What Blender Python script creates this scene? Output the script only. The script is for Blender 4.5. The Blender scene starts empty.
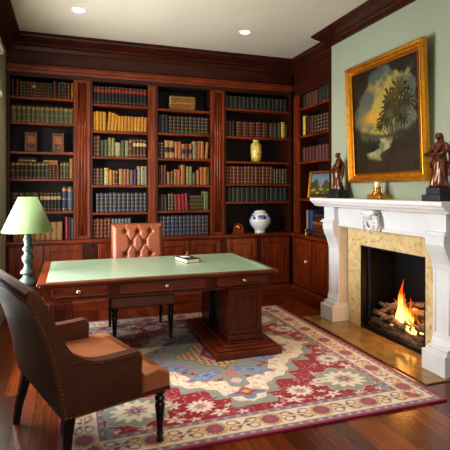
import bpy, bmesh, math, random
import numpy as np
from mathutils import Matrix, Vector, Euler
random.seed(7)
PI = math.pi
sc = bpy.context.scene
COL = sc.collection
R = math.radians

# ------------------------------------------------------------------ colour / materials
def lin(c):
    def f(v):
        v /= 255.0
        return v/12.92 if v <= .04045 else ((v+.055)/1.055)**2.4
    return tuple(f(v) for v in c)

def new_mat(name):
    m = bpy.data.materials.new(name)
    m.use_nodes = True
    nt = m.node_tree
    b = nt.nodes['Principled BSDF']
    return m, nt, b

def nd(nt, t, **kw):
    n = nt.nodes.new(t)
    for k, v in kw.items():
        if k in n.inputs:
            n.inputs[k].default_value = v
        else:
            setattr(n, k, v)
    return n

def ramp(nt, fac, stops):
    r = nt.nodes.new('ShaderNodeValToRGB')
    e = r.color_ramp.elements
    while len(e) < len(stops):
        e.new(0.5)
    for i, (p, c) in enumerate(stops):
        e[i].position = p
        e[i].color = (*c, 1)
    nt.links.new(fac, r.inputs[0])
    return r.outputs[0]

def mapped(nt, scale=(1, 1, 1), coord='Object', rot=(0, 0, 0)):
    tc = nt.nodes.new('ShaderNodeTexCoord')
    mp = nt.nodes.new('ShaderNodeMapping')
    mp.inputs['Scale'].default_value = scale
    mp.inputs['Rotation'].default_value = rot
    nt.links.new(tc.outputs[coord], mp.inputs[0])
    return mp.outputs[0]

def bump(nt, b, h, strength=.3, dist=.002):
    n = nt.nodes.new('ShaderNodeBump')
    n.inputs['Strength'].default_value = strength
    n.inputs['Distance'].default_value = dist
    nt.links.new(h, n.inputs['Height'])
    nt.links.new(n.outputs[0], b.inputs['Normal'])

def plain(name, rgb, rough=.5, metal=0., vary=.12, scale=30., spec=.5, coat=0., bmp=0., objvar=0.):
    m, nt, b = new_mat(name)
    c = lin(rgb)
    vec = mapped(nt)
    no = nd(nt, 'ShaderNodeTexNoise', Scale=scale, Detail=4.)
    nt.links.new(vec, no.inputs['Vector'])
    col = ramp(nt, no.outputs['Fac'], [(.3, tuple(v*(1-vary) for v in c)), (.7, tuple(min(1, v*(1+vary)) for v in c))])
    if objvar:
        oi = nt.nodes.new('ShaderNodeObjectInfo')
        mr = nd(nt, 'ShaderNodeMapRange')
        mr.inputs['To Min'].default_value = 1-objvar
        mr.inputs['To Max'].default_value = 1+objvar
        nt.links.new(oi.outputs['Random'], mr.inputs['Value'])
        hs = nt.nodes.new('ShaderNodeHueSaturation')
        nt.links.new(mr.outputs[0], hs.inputs['Value'])
        nt.links.new(col, hs.inputs['Color'])
        col = hs.outputs[0]
    nt.links.new(col, b.inputs['Base Color'])
    b.inputs['Roughness'].default_value = rough
    b.inputs['Metallic'].default_value = metal
    b.inputs['Specular IOR Level'].default_value = spec
    b.inputs['Coat Weight'].default_value = coat
    b.inputs['Coat Roughness'].default_value = .15
    if bmp:
        bump(nt, b, no.outputs['Fac'], bmp)
    return m

def wood(name, dark, light, rough=.3, scale=(14, 14, 1.2), coat=.3, spec=.5):
    m, nt, b = new_mat(name)
    vec = mapped(nt, scale)
    no = nd(nt, 'ShaderNodeTexNoise', Scale=2.2, Detail=6., Distortion=.6)
    nt.links.new(vec, no.inputs['Vector'])
    col = ramp(nt, no.outputs['Fac'], [(.25, lin(dark)), (.75, lin(light))])
    nt.links.new(col, b.inputs['Base Color'])
    b.inputs['Roughness'].default_value = rough
    b.inputs['Coat Weight'].default_value = coat
    b.inputs['Coat Roughness'].default_value = .2
    b.inputs['Specular IOR Level'].default_value = spec
    return m

def attr_mat(name, rough=.8, spec=.3, fuzz=0., bmp=0., bscale=200.):
    m, nt, b = new_mat(name)
    at = nt.nodes.new('ShaderNodeAttribute')
    at.attribute_name = 'Col'
    nt.links.new(at.outputs['Color'], b.inputs['Base Color'])
    b.inputs['Roughness'].default_value = rough
    b.inputs['Specular IOR Level'].default_value = spec
    if fuzz:
        b.inputs['Sheen Weight'].default_value = fuzz
    if bmp:
        no = nd(nt, 'ShaderNodeTexNoise', Scale=bscale, Detail=2.)
        nt.links.new(mapped(nt), no.inputs['Vector'])
        bump(nt, b, no.outputs['Fac'], bmp, .004)
    return m

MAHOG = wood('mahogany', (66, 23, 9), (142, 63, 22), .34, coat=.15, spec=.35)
MAHOGH = wood('mahogany_crosswise', (66, 23, 9), (140, 61, 22), .32, (1.2, 14, 14), coat=.15, spec=.35)
MAHOGY = wood('mahogany_lengthwise', (66, 23, 9), (140, 61, 22), .32, (14, 1.2, 14), coat=.15, spec=.35)
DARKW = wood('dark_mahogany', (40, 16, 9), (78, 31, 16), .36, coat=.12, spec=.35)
DARKWH = wood('dark_mahogany_crosswise', (40, 16, 9), (78, 31, 16), .36, (1.2, 14, 14), coat=.12, spec=.35)
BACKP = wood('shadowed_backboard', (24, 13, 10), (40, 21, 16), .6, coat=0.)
DESKW = wood('desk_mahogany', (70, 26, 12), (138, 62, 28), .3, (1.5, 14, 14), coat=.2)
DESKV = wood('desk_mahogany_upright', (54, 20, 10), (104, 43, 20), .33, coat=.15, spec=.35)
KNOBSHADE = plain('black_knobs_and_recess_shade', (22, 15, 13), .3, coat=.3)  # black for the knobs, and for shade painted into the desk pedestals
BLACKW = plain('black_stained_wood', (20, 14, 13), .28, coat=.4)
CEILP = plain('ceiling_plaster', (205, 196, 178), .9, vary=.03, scale=3.)
SAGE = plain('sage_green_wall_paint', (154, 160, 138), .8, vary=.05, scale=1.2)
WHITEM = plain('white_painted_marble', (220, 220, 220), .38, vary=.04, scale=6.)
GREYM = plain('pale_grey_marble', (206, 200, 190), .4, vary=.06, scale=6.)
WHITEP = plain('white_paint', (225, 225, 218), .5, vary=.03)
BRASS = plain('polished_brass', (206, 160, 88), .25, 1., .08)
GOLDF = plain('gilded_frame', (214, 150, 52), .34, .85, .18, 25.)
GOLDD = plain('dark_gilding', (150, 92, 26), .42, .8, .2, 25.)
BRONZE = plain('brown_bronze', (98, 54, 28), .27, .35, .3, 20., coat=.2)
BLACKST = plain('black_stone', (34, 35, 38), .4)
PEWTER = plain('pewter_knob', (190, 178, 160), .25, 1.)
VERDI = plain('verdigris_paint', (34, 49, 44), .4, vary=.18, scale=18.)
IRON = plain('black_iron', (20, 23, 30), .45, .3, .2)
BLUEIRON = plain('steel_edge', (62, 70, 90), .35, .6)
CANDLE = plain('candle_wax', (238, 226, 200), .5, vary=.03)
PAPER = plain('book_paper', (206, 190, 156), .9)
GILT = plain('gilt_tooling', (150, 112, 54), .45, .4)
REDLAB = plain('red_label', (138, 40, 26), .6)
CREAMLAB = plain('cream_label', (172, 146, 104), .6)

def leather(name, rgb, rough=.42, vary=.16, coat=.12, spec=.5):
    m, nt, b = new_mat(name)
    c = lin(rgb)
    vec = mapped(nt)
    n1 = nd(nt, 'ShaderNodeTexNoise', Scale=5., Detail=4.)
    n2 = nd(nt, 'ShaderNodeTexVoronoi', Scale=240.)
    nt.links.new(vec, n1.inputs['Vector'])
    nt.links.new(vec, n2.inputs['Vector'])
    col = ramp(nt, n1.outputs['Fac'], [(.3, tuple(v*(1-vary) for v in c)), (.7, tuple(v*(1+vary) for v in c))])
    nt.links.new(col, b.inputs['Base Color'])
    b.inputs['Roughness'].default_value = rough
    b.inputs['Coat Weight'].default_value = coat
    b.inputs['Coat Roughness'].default_value = .3
    bump(nt, b, n2.outputs['Distance'], .15, .001)
    b.inputs['Specular IOR Level'].default_value = spec
    return m

NAILM = plain('antique_brass_nails', (150, 104, 52), .35, .8)
ARML = leather('brown_leather', (88, 52, 36), .55, coat=0., spec=.3)
ARMSEAT = leather('tan_leather_seat', (172, 108, 74), .4)
TUFTL = leather('cognac_leather', (136, 72, 42), .36)
DARKL = leather('dark_brown_leather', (150, 98, 76), .4)
GREENL = leather('green_desk_leather', (146, 168, 143), .32, .05, .15)

def floor_mat():
    m, nt, b = new_mat('polished_hardwood_boards')
    vec = mapped(nt, (1, 1, 1), rot=(0, 0, R(90)))
    br = nd(nt, 'ShaderNodeTexBrick', Scale=1.)
    br.inputs['Brick Width'].default_value = 1.1
    br.inputs['Row Height'].default_value = .115
    br.inputs['Mortar Size'].default_value = .0016
    br.inputs['Bias'].default_value = 0.
    br.offset = .37
    br.inputs['Color1'].default_value = (0, 0, 0, 1)
    br.inputs['Color2'].default_value = (1, 1, 1, 1)
    br.inputs['Mortar'].default_value = (.2, .2, .2, 1)
    nt.links.new(vec, br.inputs['Vector'])
    v2 = mapped(nt, (22, 1.6, 1))
    no = nd(nt, 'ShaderNodeTexNoise', Scale=1.6, Detail=7., Distortion=.5)
    nt.links.new(v2, no.inputs['Vector'])
    mx = nd(nt, 'ShaderNodeMath', operation='MULTIPLY_ADD')
    nt.links.new(no.outputs['Fac'], mx.inputs[0])
    mx.inputs[1].default_value = .55
    sep = nd(nt, 'ShaderNodeMath', operation='MULTIPLY')
    nt.links.new(br.outputs['Color'], sep.inputs[0])
    sep.inputs[1].default_value = .45
    nt.links.new(sep.outputs[0], mx.inputs[2])
    col = ramp(nt, mx.outputs[0], [(.1, lin((46, 19, 9))), (.5, lin((98, 45, 19))), (.9, lin((148, 74, 32)))])
    mm = nt.nodes.new('ShaderNodeMix')
    mm.data_type = 'RGBA'
    nt.links.new(br.outputs['Fac'], mm.inputs[0])
    nt.links.new(col, mm.inputs[6])
    mm.inputs[7].default_value = (.012, .005, .003, 1)
    nt.links.new(mm.outputs[2], b.inputs['Base Color'])
    b.inputs['Roughness'].default_value = .26
    b.inputs['Coat Weight'].default_value = .25
    b.inputs['Coat Roughness'].default_value = .2
    return m
FLOORM = floor_mat()

def marble_mat(name, base, vein, spot, rough=.2, scale=5.):
    m, nt, b = new_mat(name)
    vec = mapped(nt)
    n1 = nd(nt, 'ShaderNodeTexNoise', Scale=scale, Detail=7., Distortion=1.2)
    n2 = nd(nt, 'ShaderNodeTexNoise', Scale=scale*2.6, Detail=5., Distortion=.8)
    nt.links.new(vec, n1.inputs['Vector'])
    nt.links.new(vec, n2.inputs['Vector'])
    c1 = ramp(nt, n1.outputs['Fac'], [(.3, lin(vein)), (.52, lin(base)), (.75, tuple(min(1, v*1.12) for v in lin(base)))])
    fac = ramp(nt, n2.outputs['Fac'], [(.58, (0, 0, 0)), (.68, (.8, .8, .8))])
    mm = nt.nodes.new('ShaderNodeMix')
    mm.data_type = 'RGBA'
    nt.links.new(fac, mm.inputs[0])
    nt.links.new(c1, mm.inputs[6])
    mm.inputs[7].default_value = (*lin(spot), 1)
    nt.links.new(mm.outputs[2], b.inputs['Base Color'])
    b.inputs['Roughness'].default_value = rough
    return m
SIENA = marble_mat('siena_yellow_marble', (220, 200, 152), (204, 174, 118), (160, 112, 66), .3, 7.)
HEARTHM = marble_mat('polished_hearth_marble', (146, 118, 74), (112, 84, 48), (126, 94, 56), .13, 3.)

def emit(name, rgb, strength):
    m, nt, b = new_mat(name)
    b.inputs['Base Color'].default_value = (*lin(rgb), 1)
    b.inputs['Emission Color'].default_value = (*lin(rgb), 1)
    b.inputs['Emission Strength'].default_value = strength
    return m
BULB = emit('lit_downlight', (255, 240, 210), 9.)

def shade_mat():
    m, nt, b = new_mat('pale_green_shade_fabric')
    no = nd(nt, 'ShaderNodeTexNoise', Scale=60.)
    nt.links.new(mapped(nt), no.inputs['Vector'])
    col = ramp(nt, no.outputs['Fac'], [(.3, lin((110, 128, 86))), (.7, lin((118, 136, 93)))])
    nt.links.new(col, b.inputs['Base Color'])
    b.inputs['Roughness'].default_value = .8
    tr = nt.nodes.new('ShaderNodeBsdfTranslucent')
    nt.links.new(col, tr.inputs[0])
    mx = nd(nt, 'ShaderNodeMixShader')
    mx.inputs[0].default_value = .14
    nt.links.new(b.outputs[0], mx.inputs[1])
    nt.links.new(tr.outputs[0], mx.inputs[2])
    nt.links.new(mx.outputs[0], nt.nodes['Material Output'].inputs['Surface'])
    return m
SHADE = shade_mat()

def flame_mat():
    m, nt, b = new_mat('fire_flame')
    nt.nodes.remove(b)
    tc = nt.nodes.new('ShaderNodeTexCoord')
    sp = nt.nodes.new('ShaderNodeSeparateXYZ')
    nt.links.new(tc.outputs['Generated'], sp.inputs[0])
    no = nd(nt, 'ShaderNodeTexNoise', Scale=9., Detail=3.)
    nt.links.new(tc.outputs['Object'], no.inputs['Vector'])
    ma = nd(nt, 'ShaderNodeMath', operation='MULTIPLY_ADD')
    nt.links.new(no.outputs['Fac'], ma.inputs[0])
    ma.inputs[1].default_value = .5
    nt.links.new(sp.outputs['Z'], ma.inputs[2])
    col = ramp(nt, ma.outputs[0], [(.2, (1., .5, .12)), (.55, (1., .52, .12)), (.85, (1., .3, .03)), (1.2/1.25, (.8, .12, .01))])
    st = ramp(nt, ma.outputs[0], [(.3, (1, 1, 1)), (1., (.22, .22, .22))])
    em = nt.nodes.new('ShaderNodeEmission')
    nt.links.new(col, em.inputs['Color'])
    mu = nd(nt, 'ShaderNodeMath', operation='MULTIPLY')
    nt.links.new(st, mu.inputs[0])
    mu.inputs[1].default_value = 5.
    nt.links.new(mu.outputs[0], em.inputs['Strength'])
    tr = nt.nodes.new('ShaderNodeBsdfTransparent')
    lw = nd(nt, 'ShaderNodeLayerWeight', Blend=.35)
    fr = ramp(nt, lw.outputs['Facing'], [(.25, (.12, .12, .12)), (.85, (1, 1, 1))])
    mx = nt.nodes.new('ShaderNodeMixShader')
    nt.links.new(fr, mx.inputs[0])
    nt.links.new(em.outputs[0], mx.inputs[1])
    nt.links.new(tr.outputs[0], mx.inputs[2])
    nt.links.new(mx.outputs[0], nt.nodes['Material Output'].inputs['Surface'])
    return m
FLAME = flame_mat()

def ember_mat():
    m, nt, b = new_mat('glowing_embers')
    no = nd(nt, 'ShaderNodeTexNoise', Scale=16., Detail=4.)
    nt.links.new(mapped(nt), no.inputs['Vector'])
    col = ramp(nt, no.outputs['Fac'], [(.35, lin((28, 22, 20))), (.7, lin((110, 96, 88)))])
    nt.links.new(col, b.inputs['Base Color'])
    e = ramp(nt, no.outputs['Fac'], [(.52, (0, 0, 0)), (.68, (1, .2, .02))])
    nt.links.new(e, b.inputs['Emission Color'])
    b.inputs['Emission Strength'].default_value = 2.5
    b.inputs['Roughness'].default_value = .9
    return m
EMBER = ember_mat()

def bark_mat(name, d, l):
    m, nt, b = new_mat(name)
    no = nd(nt, 'ShaderNodeTexNoise', Scale=24., Detail=6.)
    nt.links.new(mapped(nt), no.inputs['Vector'])
    col = ramp(nt, no.outputs['Fac'], [(.32, lin(d)), (.68, lin(l))])
    nt.links.new(col, b.inputs['Base Color'])
    b.inputs['Roughness'].default_value = .9
    bump(nt, b, no.outputs['Fac'], .9, .01)
    return m
BARK = bark_mat('charred_bark', (30, 24, 22), (112, 92, 78))
BARKL = bark_mat('ashy_bark', (56, 44, 38), (150, 128, 110))

def jar_mat():
    m, nt, b = new_mat('blue_and_white_porcelain')
    tc = nt.nodes.new('ShaderNodeTexCoord')
    sp = nt.nodes.new('ShaderNodeSeparateXYZ')
    nt.links.new(tc.outputs['Object'], sp.inputs[0])
    no = nd(nt, 'ShaderNodeTexNoise', Scale=17., Detail=2., Distortion=1.5)
    nt.links.new(tc.outputs['Object'], no.inputs['Vector'])
    band = ramp(nt, sp.outputs['Z'], [(.195, (0, 0, 0)), (.215, (1, 1, 1)), (.262, (1, 1, 1)), (.272, (0, 0, 0))])
    th = ramp(nt, no.outputs['Fac'], [(.44, (0, 0, 0)), (.49, (1, 1, 1))])
    mu = nd(nt, 'ShaderNodeMath', operation='MULTIPLY')
    nt.links.new(band, mu.inputs[0])
    nt.links.new(th, mu.inputs[1])
    mm = nt.nodes.new('ShaderNodeMix')
    mm.data_type = 'RGBA'
    nt.links.new(mu.outputs[0], mm.inputs[0])
    mm.inputs[6].default_value = (*lin((226, 228, 230)), 1)
    mm.inputs[7].default_value = (*lin((38, 72, 150)), 1)
    nt.links.new(mm.outputs[2], b.inputs['Base Color'])
    b.inputs['Roughness'].default_value = .15
    return m
JARM = jar_mat()

def sprig_mat():
    m, nt, b = new_mat('yellow_porcelain_with_dark_sprigs')
    no = nd(nt, 'ShaderNodeTexNoise', Scale=26., Detail=2., Distortion=2.)
    nt.links.new(mapped(nt), no.inputs['Vector'])
    col = ramp(nt, no.outputs['Fac'], [(.36, lin((92, 74, 40))), (.42, lin((226, 196, 96))), (.8, lin((236, 212, 120)))])
    nt.links.new(col, b.inputs['Base Color'])
    b.inputs['Roughness'].default_value = .2
    return m
YVASE = sprig_mat()

# ------------------------------------------------------------------ object helpers
W = {}
def tag(o, label=None, cat=None, group=None, kind=None):
    if label: o['label'] = label
    if cat: o['category'] = cat
    if group: o['group'] = group
    if kind: o['kind'] = kind
    return o

def empty(name, loc, rz=0., label=None, cat=None, group=None):
    o = bpy.data.objects.new(name, None)
    o.empty_display_size = .1
    COL.objects.link(o)
    o.location = loc
    o.rotation_euler = (0, 0, rz)
    W[o] = Matrix.Translation(Vector(loc)) @ Matrix.Rotation(rz, 4, 'Z')
    return tag(o, label, cat, group)

class MB:
    def __init__(self):
        self.bm = bmesh.new()
    def _fin(self, verts, mat, smooth, M):
        fs = set()
        for v in verts:
            if M is not None:
                v.co = M @ v.co
            for f in v.link_faces:
                fs.add(f)
        for f in fs:
            f.material_index = mat
            f.smooth = smooth
        return self
    def box(self, x0, x1, y0, y1, z0, z1, mat=0, bev=0., M=None, seg=2):
        b2 = bmesh.new()
        vs = [b2.verts.new((x, y, z)) for x in (x0, x1) for y in (y0, y1) for z in (z0, z1)]
        for q in ((0, 1, 3, 2), (4, 6, 7, 5), (0, 4, 5, 1), (2, 3, 7, 6), (0, 2, 6, 4), (1, 5, 7, 3)):
            b2.faces.new([vs[i] for i in q])
        if bev:
            bev = min(bev, .49*min(abs(x1-x0), abs(y1-y0), abs(z1-z0)))
            bmesh.ops.bevel(b2, geom=b2.edges[:], offset=bev, segments=seg, profile=.5, affect='EDGES')
        return self.add(b2, mat, seg > 2 and bev > 0, M)
    def add(self, b2, mat=0, smooth=False, M=None):
        bmesh.ops.recalc_face_normals(b2, faces=b2.faces[:])
        mp = {}
        for v in b2.verts:
            mp[v] = self.bm.verts.new(M @ v.co if M is not None else v.co)
        for f in b2.faces:
            try:
                nf = self.bm.faces.new([mp[v] for v in f.verts])
                nf.material_index = mat if mat is not None else f.material_index
                nf.smooth = smooth
            except ValueError:
                pass
        b2.free()
        return self
    def loft(self, rings, mat=0, smooth=True, close=True, caps=True, M=None):
        b2 = bmesh.new()
        rv = [[b2.verts.new(p) for p in r] for r in rings]
        n = len(rings[0])
        for a, b in zip(rv, rv[1:]):
            for i in range(n if close else n-1):
                j = (i+1) % n
                b2.faces.new((a[i], a[j], b[j], b[i]))
        if caps and close:
            b2.faces.new(rv[0][::-1])
            b2.faces.new(rv[-1])
        return self.add(b2, mat, smooth, M)
    def lathe(self, prof, c=(0, 0, 0), seg=20, mat=0, smooth=True, M=None, caps=True):
        rings = []
        for r, z in prof:
            r = max(r, .0004)
            rings.append([(c[0]+r*math.cos(2*PI*i/seg), c[1]+r*math.sin(2*PI*i/seg), c[2]+z) for i in range(seg)])
        return self.loft(rings, mat, smooth, True, caps, M)
    def tube(self, pts, rad, seg=8, mat=0, smooth=True, M=None):
        pts = [Vector(p) for p in pts]
        if not hasattr(rad, '__len__'):
            rad = [rad]*len(pts)
        rings = []
        for i, p in enumerate(pts):
            t = (pts[min(i+1, len(pts)-1)]-pts[max(i-1, 0)]).normalized()
            up = Vector((0, 0, 1)) if abs(t.z) < .9 else Vector((1, 0, 0))
            a = t.cross(up).normalized()
            b = t.cross(a).normalized()
            rings.append([p+rad[i]*(math.cos(2*PI*k/seg)*a+math.sin(2*PI*k/seg)*b) for k in range(seg)])
        return self.loft(rings, mat, smooth, True, True, M)
    def prism(self, poly, axis, a0, a1, mat=0, bev=0., M=None, seg=2, smooth=False):
        # poly in the two other axes, in (x,y,z) order
        b2 = bmesh.new()
        def P(p, a):
            return {'x': (a, p[0], p[1]), 'y': (p[0], a, p[1]), 'z': (p[0], p[1], a)}[axis]
        A = [b2.verts.new(P(p, a0)) for p in poly]
        B = [b2.verts.new(P(p, a1)) for p in poly]
        n = len(poly)
        for i in range(n):
            b2.faces.new((A[i], A[(i+1) % n], B[(i+1) % n], B[i]))
        fa = b2.faces.new(A[::-1])
        fb = b2.faces.new(B)
        if bev:
            ed = [e for e in b2.edges if fa in e.link_faces or fb in e.link_faces]
            bmesh.ops.bevel(b2, geom=ed, offset=bev, segments=seg, profile=.5, affect='EDGES')
        return self.add(b2, mat, smooth, M)
    def ball(self, c, r, mat=0, seg=12, M=None, sc3=(1, 1, 1)):
        b2 = bmesh.new()
        bmesh.ops.create_uvsphere(b2, u_segments=seg, v_segments=max(6, seg//2+1), radius=r)
        for v in b2.verts:
            v.co = Vector((v.co.x*sc3[0]+c[0], v.co.y*sc3[1]+c[1], v.co.z*sc3[2]+c[2]))
        return self.add(b2, mat, True, M)
    def build(self, name, mats, parent=None, origin=None, auto=0):
        if not isinstance(mats, (list, tuple)):
            mats = [mats]
        if parent is not None:
            self.bm.transform(W[parent].inverted())
        elif origin is None:
            xs = [v.co for v in self.bm.verts]
            lo = [min(v[i] for v in xs) for i in range(3)]
            hi = [max(v[i] for v in xs) for i in range(3)]
            origin = ((lo[0]+hi[0])/2, (lo[1]+hi[1])/2, lo[2])
        if parent is None:
            self.bm.transform(Matrix.Translation(-Vector(origin)))
        me = bpy.data.meshes.new(name)
        self.bm.to_mesh(me)
        self.bm.free()
        if auto:
            me.polygons.foreach_set('use_smooth', [True]*len(me.polygons))
            me.set_sharp_from_angle(angle=R(auto))
        for m in mats:
            me.materials.append(m)
        o = bpy.data.objects.new(name, me)
        COL.objects.link(o)
        if parent is not None:
            o.parent = parent
            W[o] = W[parent]
        else:
            o.location = origin
            W[o] = Matrix.Translation(Vector(origin))
        return o

def struct(o):
    o['kind'] = 'structure'
    return o

def grid_obj(name, P, cols, mat, parent=None, origin=(0, 0, 0)):
    """P: (ny,nx,3) vertex positions; cols: (ny,nx,3) linear colours"""
    ny, nx = P.shape[:2]
    me = bpy.data.meshes.new(name)
    if parent is not None:
        Mi = np.array(W[parent].inverted())
        V = P.reshape(-1, 3) @ Mi[:3, :3].T + Mi[:3, 3]
    else:
        V = P.reshape(-1, 3) - np.array(origin)
    idx = np.arange(ny*nx).reshape(ny, nx)
    F = np.stack([idx[:-1, :-1], idx[:-1, 1:], idx[1:, 1:], idx[1:, :-1]], -1).reshape(-1, 4)
    me.vertices.add(len(V))
    me.vertices.foreach_set('co', V.astype(np.float32).ravel())
    me.loops.add(F.size)
    me.loops.foreach_set('vertex_index', F.astype(np.int32).ravel())
    me.polygons.add(len(F))
    me.polygons.foreach_set('loop_start', np.arange(0, F.size, 4, dtype=np.int32))
    me.update(calc_edges=True)
    if cols is not None:
        a = me.color_attributes.new('Col', 'FLOAT_COLOR', 'POINT')
        c4 = np.ones((ny*nx, 4), np.float32)
        c4[:, :3] = cols.reshape(-1, 3)
        a.data.foreach_set('color', c4.ravel())
    me.polygons.foreach_set('use_smooth', np.ones(len(F), bool))
    me.validate()
    me.materials.append(mat)
    o = bpy.data.objects.new(name, me)
    COL.objects.link(o)
    if parent is not None:
        o.parent = parent
        W[o] = W[parent]
    else:
        o.location = origin
        W[o] = Matrix.Translation(Vector(origin))
    return o

def noise2(x, y, s=0):
    """cheap smooth value noise on arrays"""
    x = np.asarray(x, float); y = np.asarray(y, float)
    xi = np.floor(x); yi = np.floor(y)
    fx = x-xi; fy = y-yi
    fx = fx*fx*(3-2*fx); fy = fy*fy*(3-2*fy)
    def h(a, b):
        v = np.sin(a*127.1+b*311.7+s*74.7)*43758.5453
        return v-np.floor(v)
    return (h(xi, yi)*(1-fx)+h(xi+1, yi)*fx)*(1-fy)+(h(xi, yi+1)*(1-fx)+h(xi+1, yi+1)*fx)*fy

def fbm(x, y, s=0, o=4):
    t = 0; a = .5
    for k in range(o):
        t = t+a*noise2(x*2**k, y*2**k, s+k*3.1)
        a *= .5
    return t/(1-.5**o)

# ------------------------------------------------------------------ room
ZC = 3.431
XL, XBR, XR2 = -.73, 3.08, 3.52       # left wall, chimney breast face, wall behind the right bookcase
YBK, YFR = 6.46, -1.6
HX0, HY0, HY1 = 2.646, 2.86, 4.86     # hearth slab

struct(MB().box(XL-.3, XR2+.4, YFR, YBK+.1, -.12, 0).build('floor', FLOORM, origin=(0, 0, 0)))
struct(MB().box(XL-.3, XR2+.4, YFR, YBK+.1, ZC, ZC+.1).build('ceiling', CEILP, origin=(0, 0, ZC)))
struct(MB().box(XL-.3, XR2+.4, YBK, YBK+.1, 0, ZC).build('wall_back', DARKW, origin=(0, YBK, 0)))
# left wall with a tall window opening
wl = MB()
WY0, WY1, WZ0, WZ1 = 3.7, 5.0, .5, 2.4
wl.box(XL-.16, XL, YFR, WY0, 0, ZC)
wl.box(XL-.16, XL, WY1, YBK, 0, ZC)
wl.box(XL-.16, XL, WY0, WY1, 0, WZ0)
wl.box(XL-.16, XL, WY0, WY1, WZ1, ZC)
struct(wl.build('wall_left', SAGE, origin=(XL, 4, 0)))
wn = empty('window_1', (XL, (WY0+WY1)/2, WZ0))
struct(wn)
cs = MB()
cs.box(XL, XL+.025, WY1, WY1+.13, WZ0-.05, WZ1+.12, bev=.006)
cs.box(XL, XL+.025, WY0-.13, WY0, WZ0-.05, WZ1+.12, bev=.006)
cs.box(XL, XL+.03, WY0-.14, WY1+.14, WZ1, WZ1+.12, bev=.006)
cs.box(XL, XL+.07, WY0-.24, WY1+.24, WZ1+.09, WZ1+.15, bev=.015)
cs.box(XL, XL+.02, WY0-.14, WY1+.14, WZ1+.12, WZ1+.56)
cs.box(XL, XL+.08, WY0-.26, WY1+.26, WZ1+.54, WZ1+.62, bev=.02)
cs.box(XL-.1, XL+.06, WY0-.16, WY1+.16, WZ0-.05, WZ0, bev=.01)
struct(cs.build('window_casing', WHITEP, wn))
sash = MB()
for k in range(5):
    y = WY0+(WY1-WY0)*k/4
    sash.box(XL-.13, XL-.1, y-.02, y+.02, WZ0, WZ1)
for k in range(5):
    z = WZ0+(WZ1-WZ0)*k/4
    sash.box(XL-.13, XL-.1, WY0, WY1, z-.02, z+.02)
struct(sash.build('window_sash', WHITEP, wn))
# right side: chimney breast with firebox opening, and the wall behind the right bookcase
FY0, FY1, FZ = 3.331, 4.306, .9175
BY0, BY1 = 2.55, 4.915
br = MB()
br.box(XBR, XR2+.1, BY0, FY0-.01, 0, ZC)
br.box(XBR, XR2+.1, FY1+.01, BY1, 0, ZC)
br.box(XBR, XR2+.1, FY0-.01, FY1+.01, FZ+.01, ZC)
br.box(XR2, XR2+.1, FY0-.01, FY1+.01, 0, FZ+.01)
struct(br.build('wall_chimney', SAGE, origin=(XBR, 4, 0)))
struct(MB().box(XR2+.1, XR2+.2, YFR, YBK, 0, ZC).build('wall_right', SAGE, origin=(XR2+.1, 2, 0)))
fb = MB()
fb.box(XR2-.03, XR2-.005, FY0, FY1, .004, FZ)
fb.box(XBR+.03, XR2-.005, FY1-.02, FY1, .004, FZ)
fb.box(XBR+.03, XR2-.005, FY0, FY0+.02, .004, FZ)
fb.box(XBR+.03, XR2-.005, FY0, FY1, FZ-.02, FZ)
fb.box(XBR+.0, XR2-.005, FY0, FY1, .002, .014)

def crown(name, path, inward, prof, mat):
    """sweep a moulding profile (projection, z) along a path of (x,y); inward gives mitred offset directions"""
    rings = []
    for (x, y), (ix, iy) in zip(path, inward):
        rings.append([(x+ix*p, y+iy*p, z) for p, z in prof])
    return struct(MB().loft(rings, 0, False, True, True).build(name, mat, origin=(path[0][0], path[0][1], ZC-.3)))
CP = [(0, ZC-.002), (.19, ZC-.002), (.19, ZC-.022), (.172, ZC-.03), (.168, ZC-.05), (.13, ZC-.075), (.085, ZC-.1), (.075, ZC-.108),
      (.075, ZC-.125), (.05, ZC-.14), (.03, ZC-.165), (.018, ZC-.18), (0, ZC-.185)]
crown('trim_1', [(XL, 6.11), (3.17, 6.11)], [(1, -1), (-.66, -1)], CP, DARKWH)
crown('trim_2', [(XL, 6.11), (XL, YFR)], [(1, -1), (1, 0)], [(p*.9, z) for p, z in CP], DARKW)
crown('trim_3', [(3.17, 6.11), (3.17, BY1-.2)], [(-.66, -1), (-.66, 0)], CP, DARKW)
CB = [(p*1.32, ZC-(ZC-z)*.66) for p, z in CP]
crown('trim_4', [(XBR+.2, BY1), (XBR, BY1), (XBR, BY0)], [(0, .3), (-1, .3), (-1, 0)], CB, DARKW)

# recessed downlights
for i, (x, y, w) in enumerate(((.097, 5.047, 'near the left bookcase'), (2.001, 5.103, 'near the corner bookcase'))):
    t = empty('recessed_downlight', (x, y, ZC), 0, 'round recessed ceiling light '+w+(', left one of the pair' if i == 0 else ', right one of the pair'), 'light', 'recessed ceiling lights')
    MB().lathe([(.055, ZC-.001), (.062, ZC-.008), (.078, ZC-.006), (.085, ZC-.001)], (x, y, 0), 28, caps=False).build('trim_ring', WHITEP, t)
    MB().lathe([(.0, ZC-.0025), (.058, ZC-.0025)], (x, y, 0), 28).build('lens', BULB, t)

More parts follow.
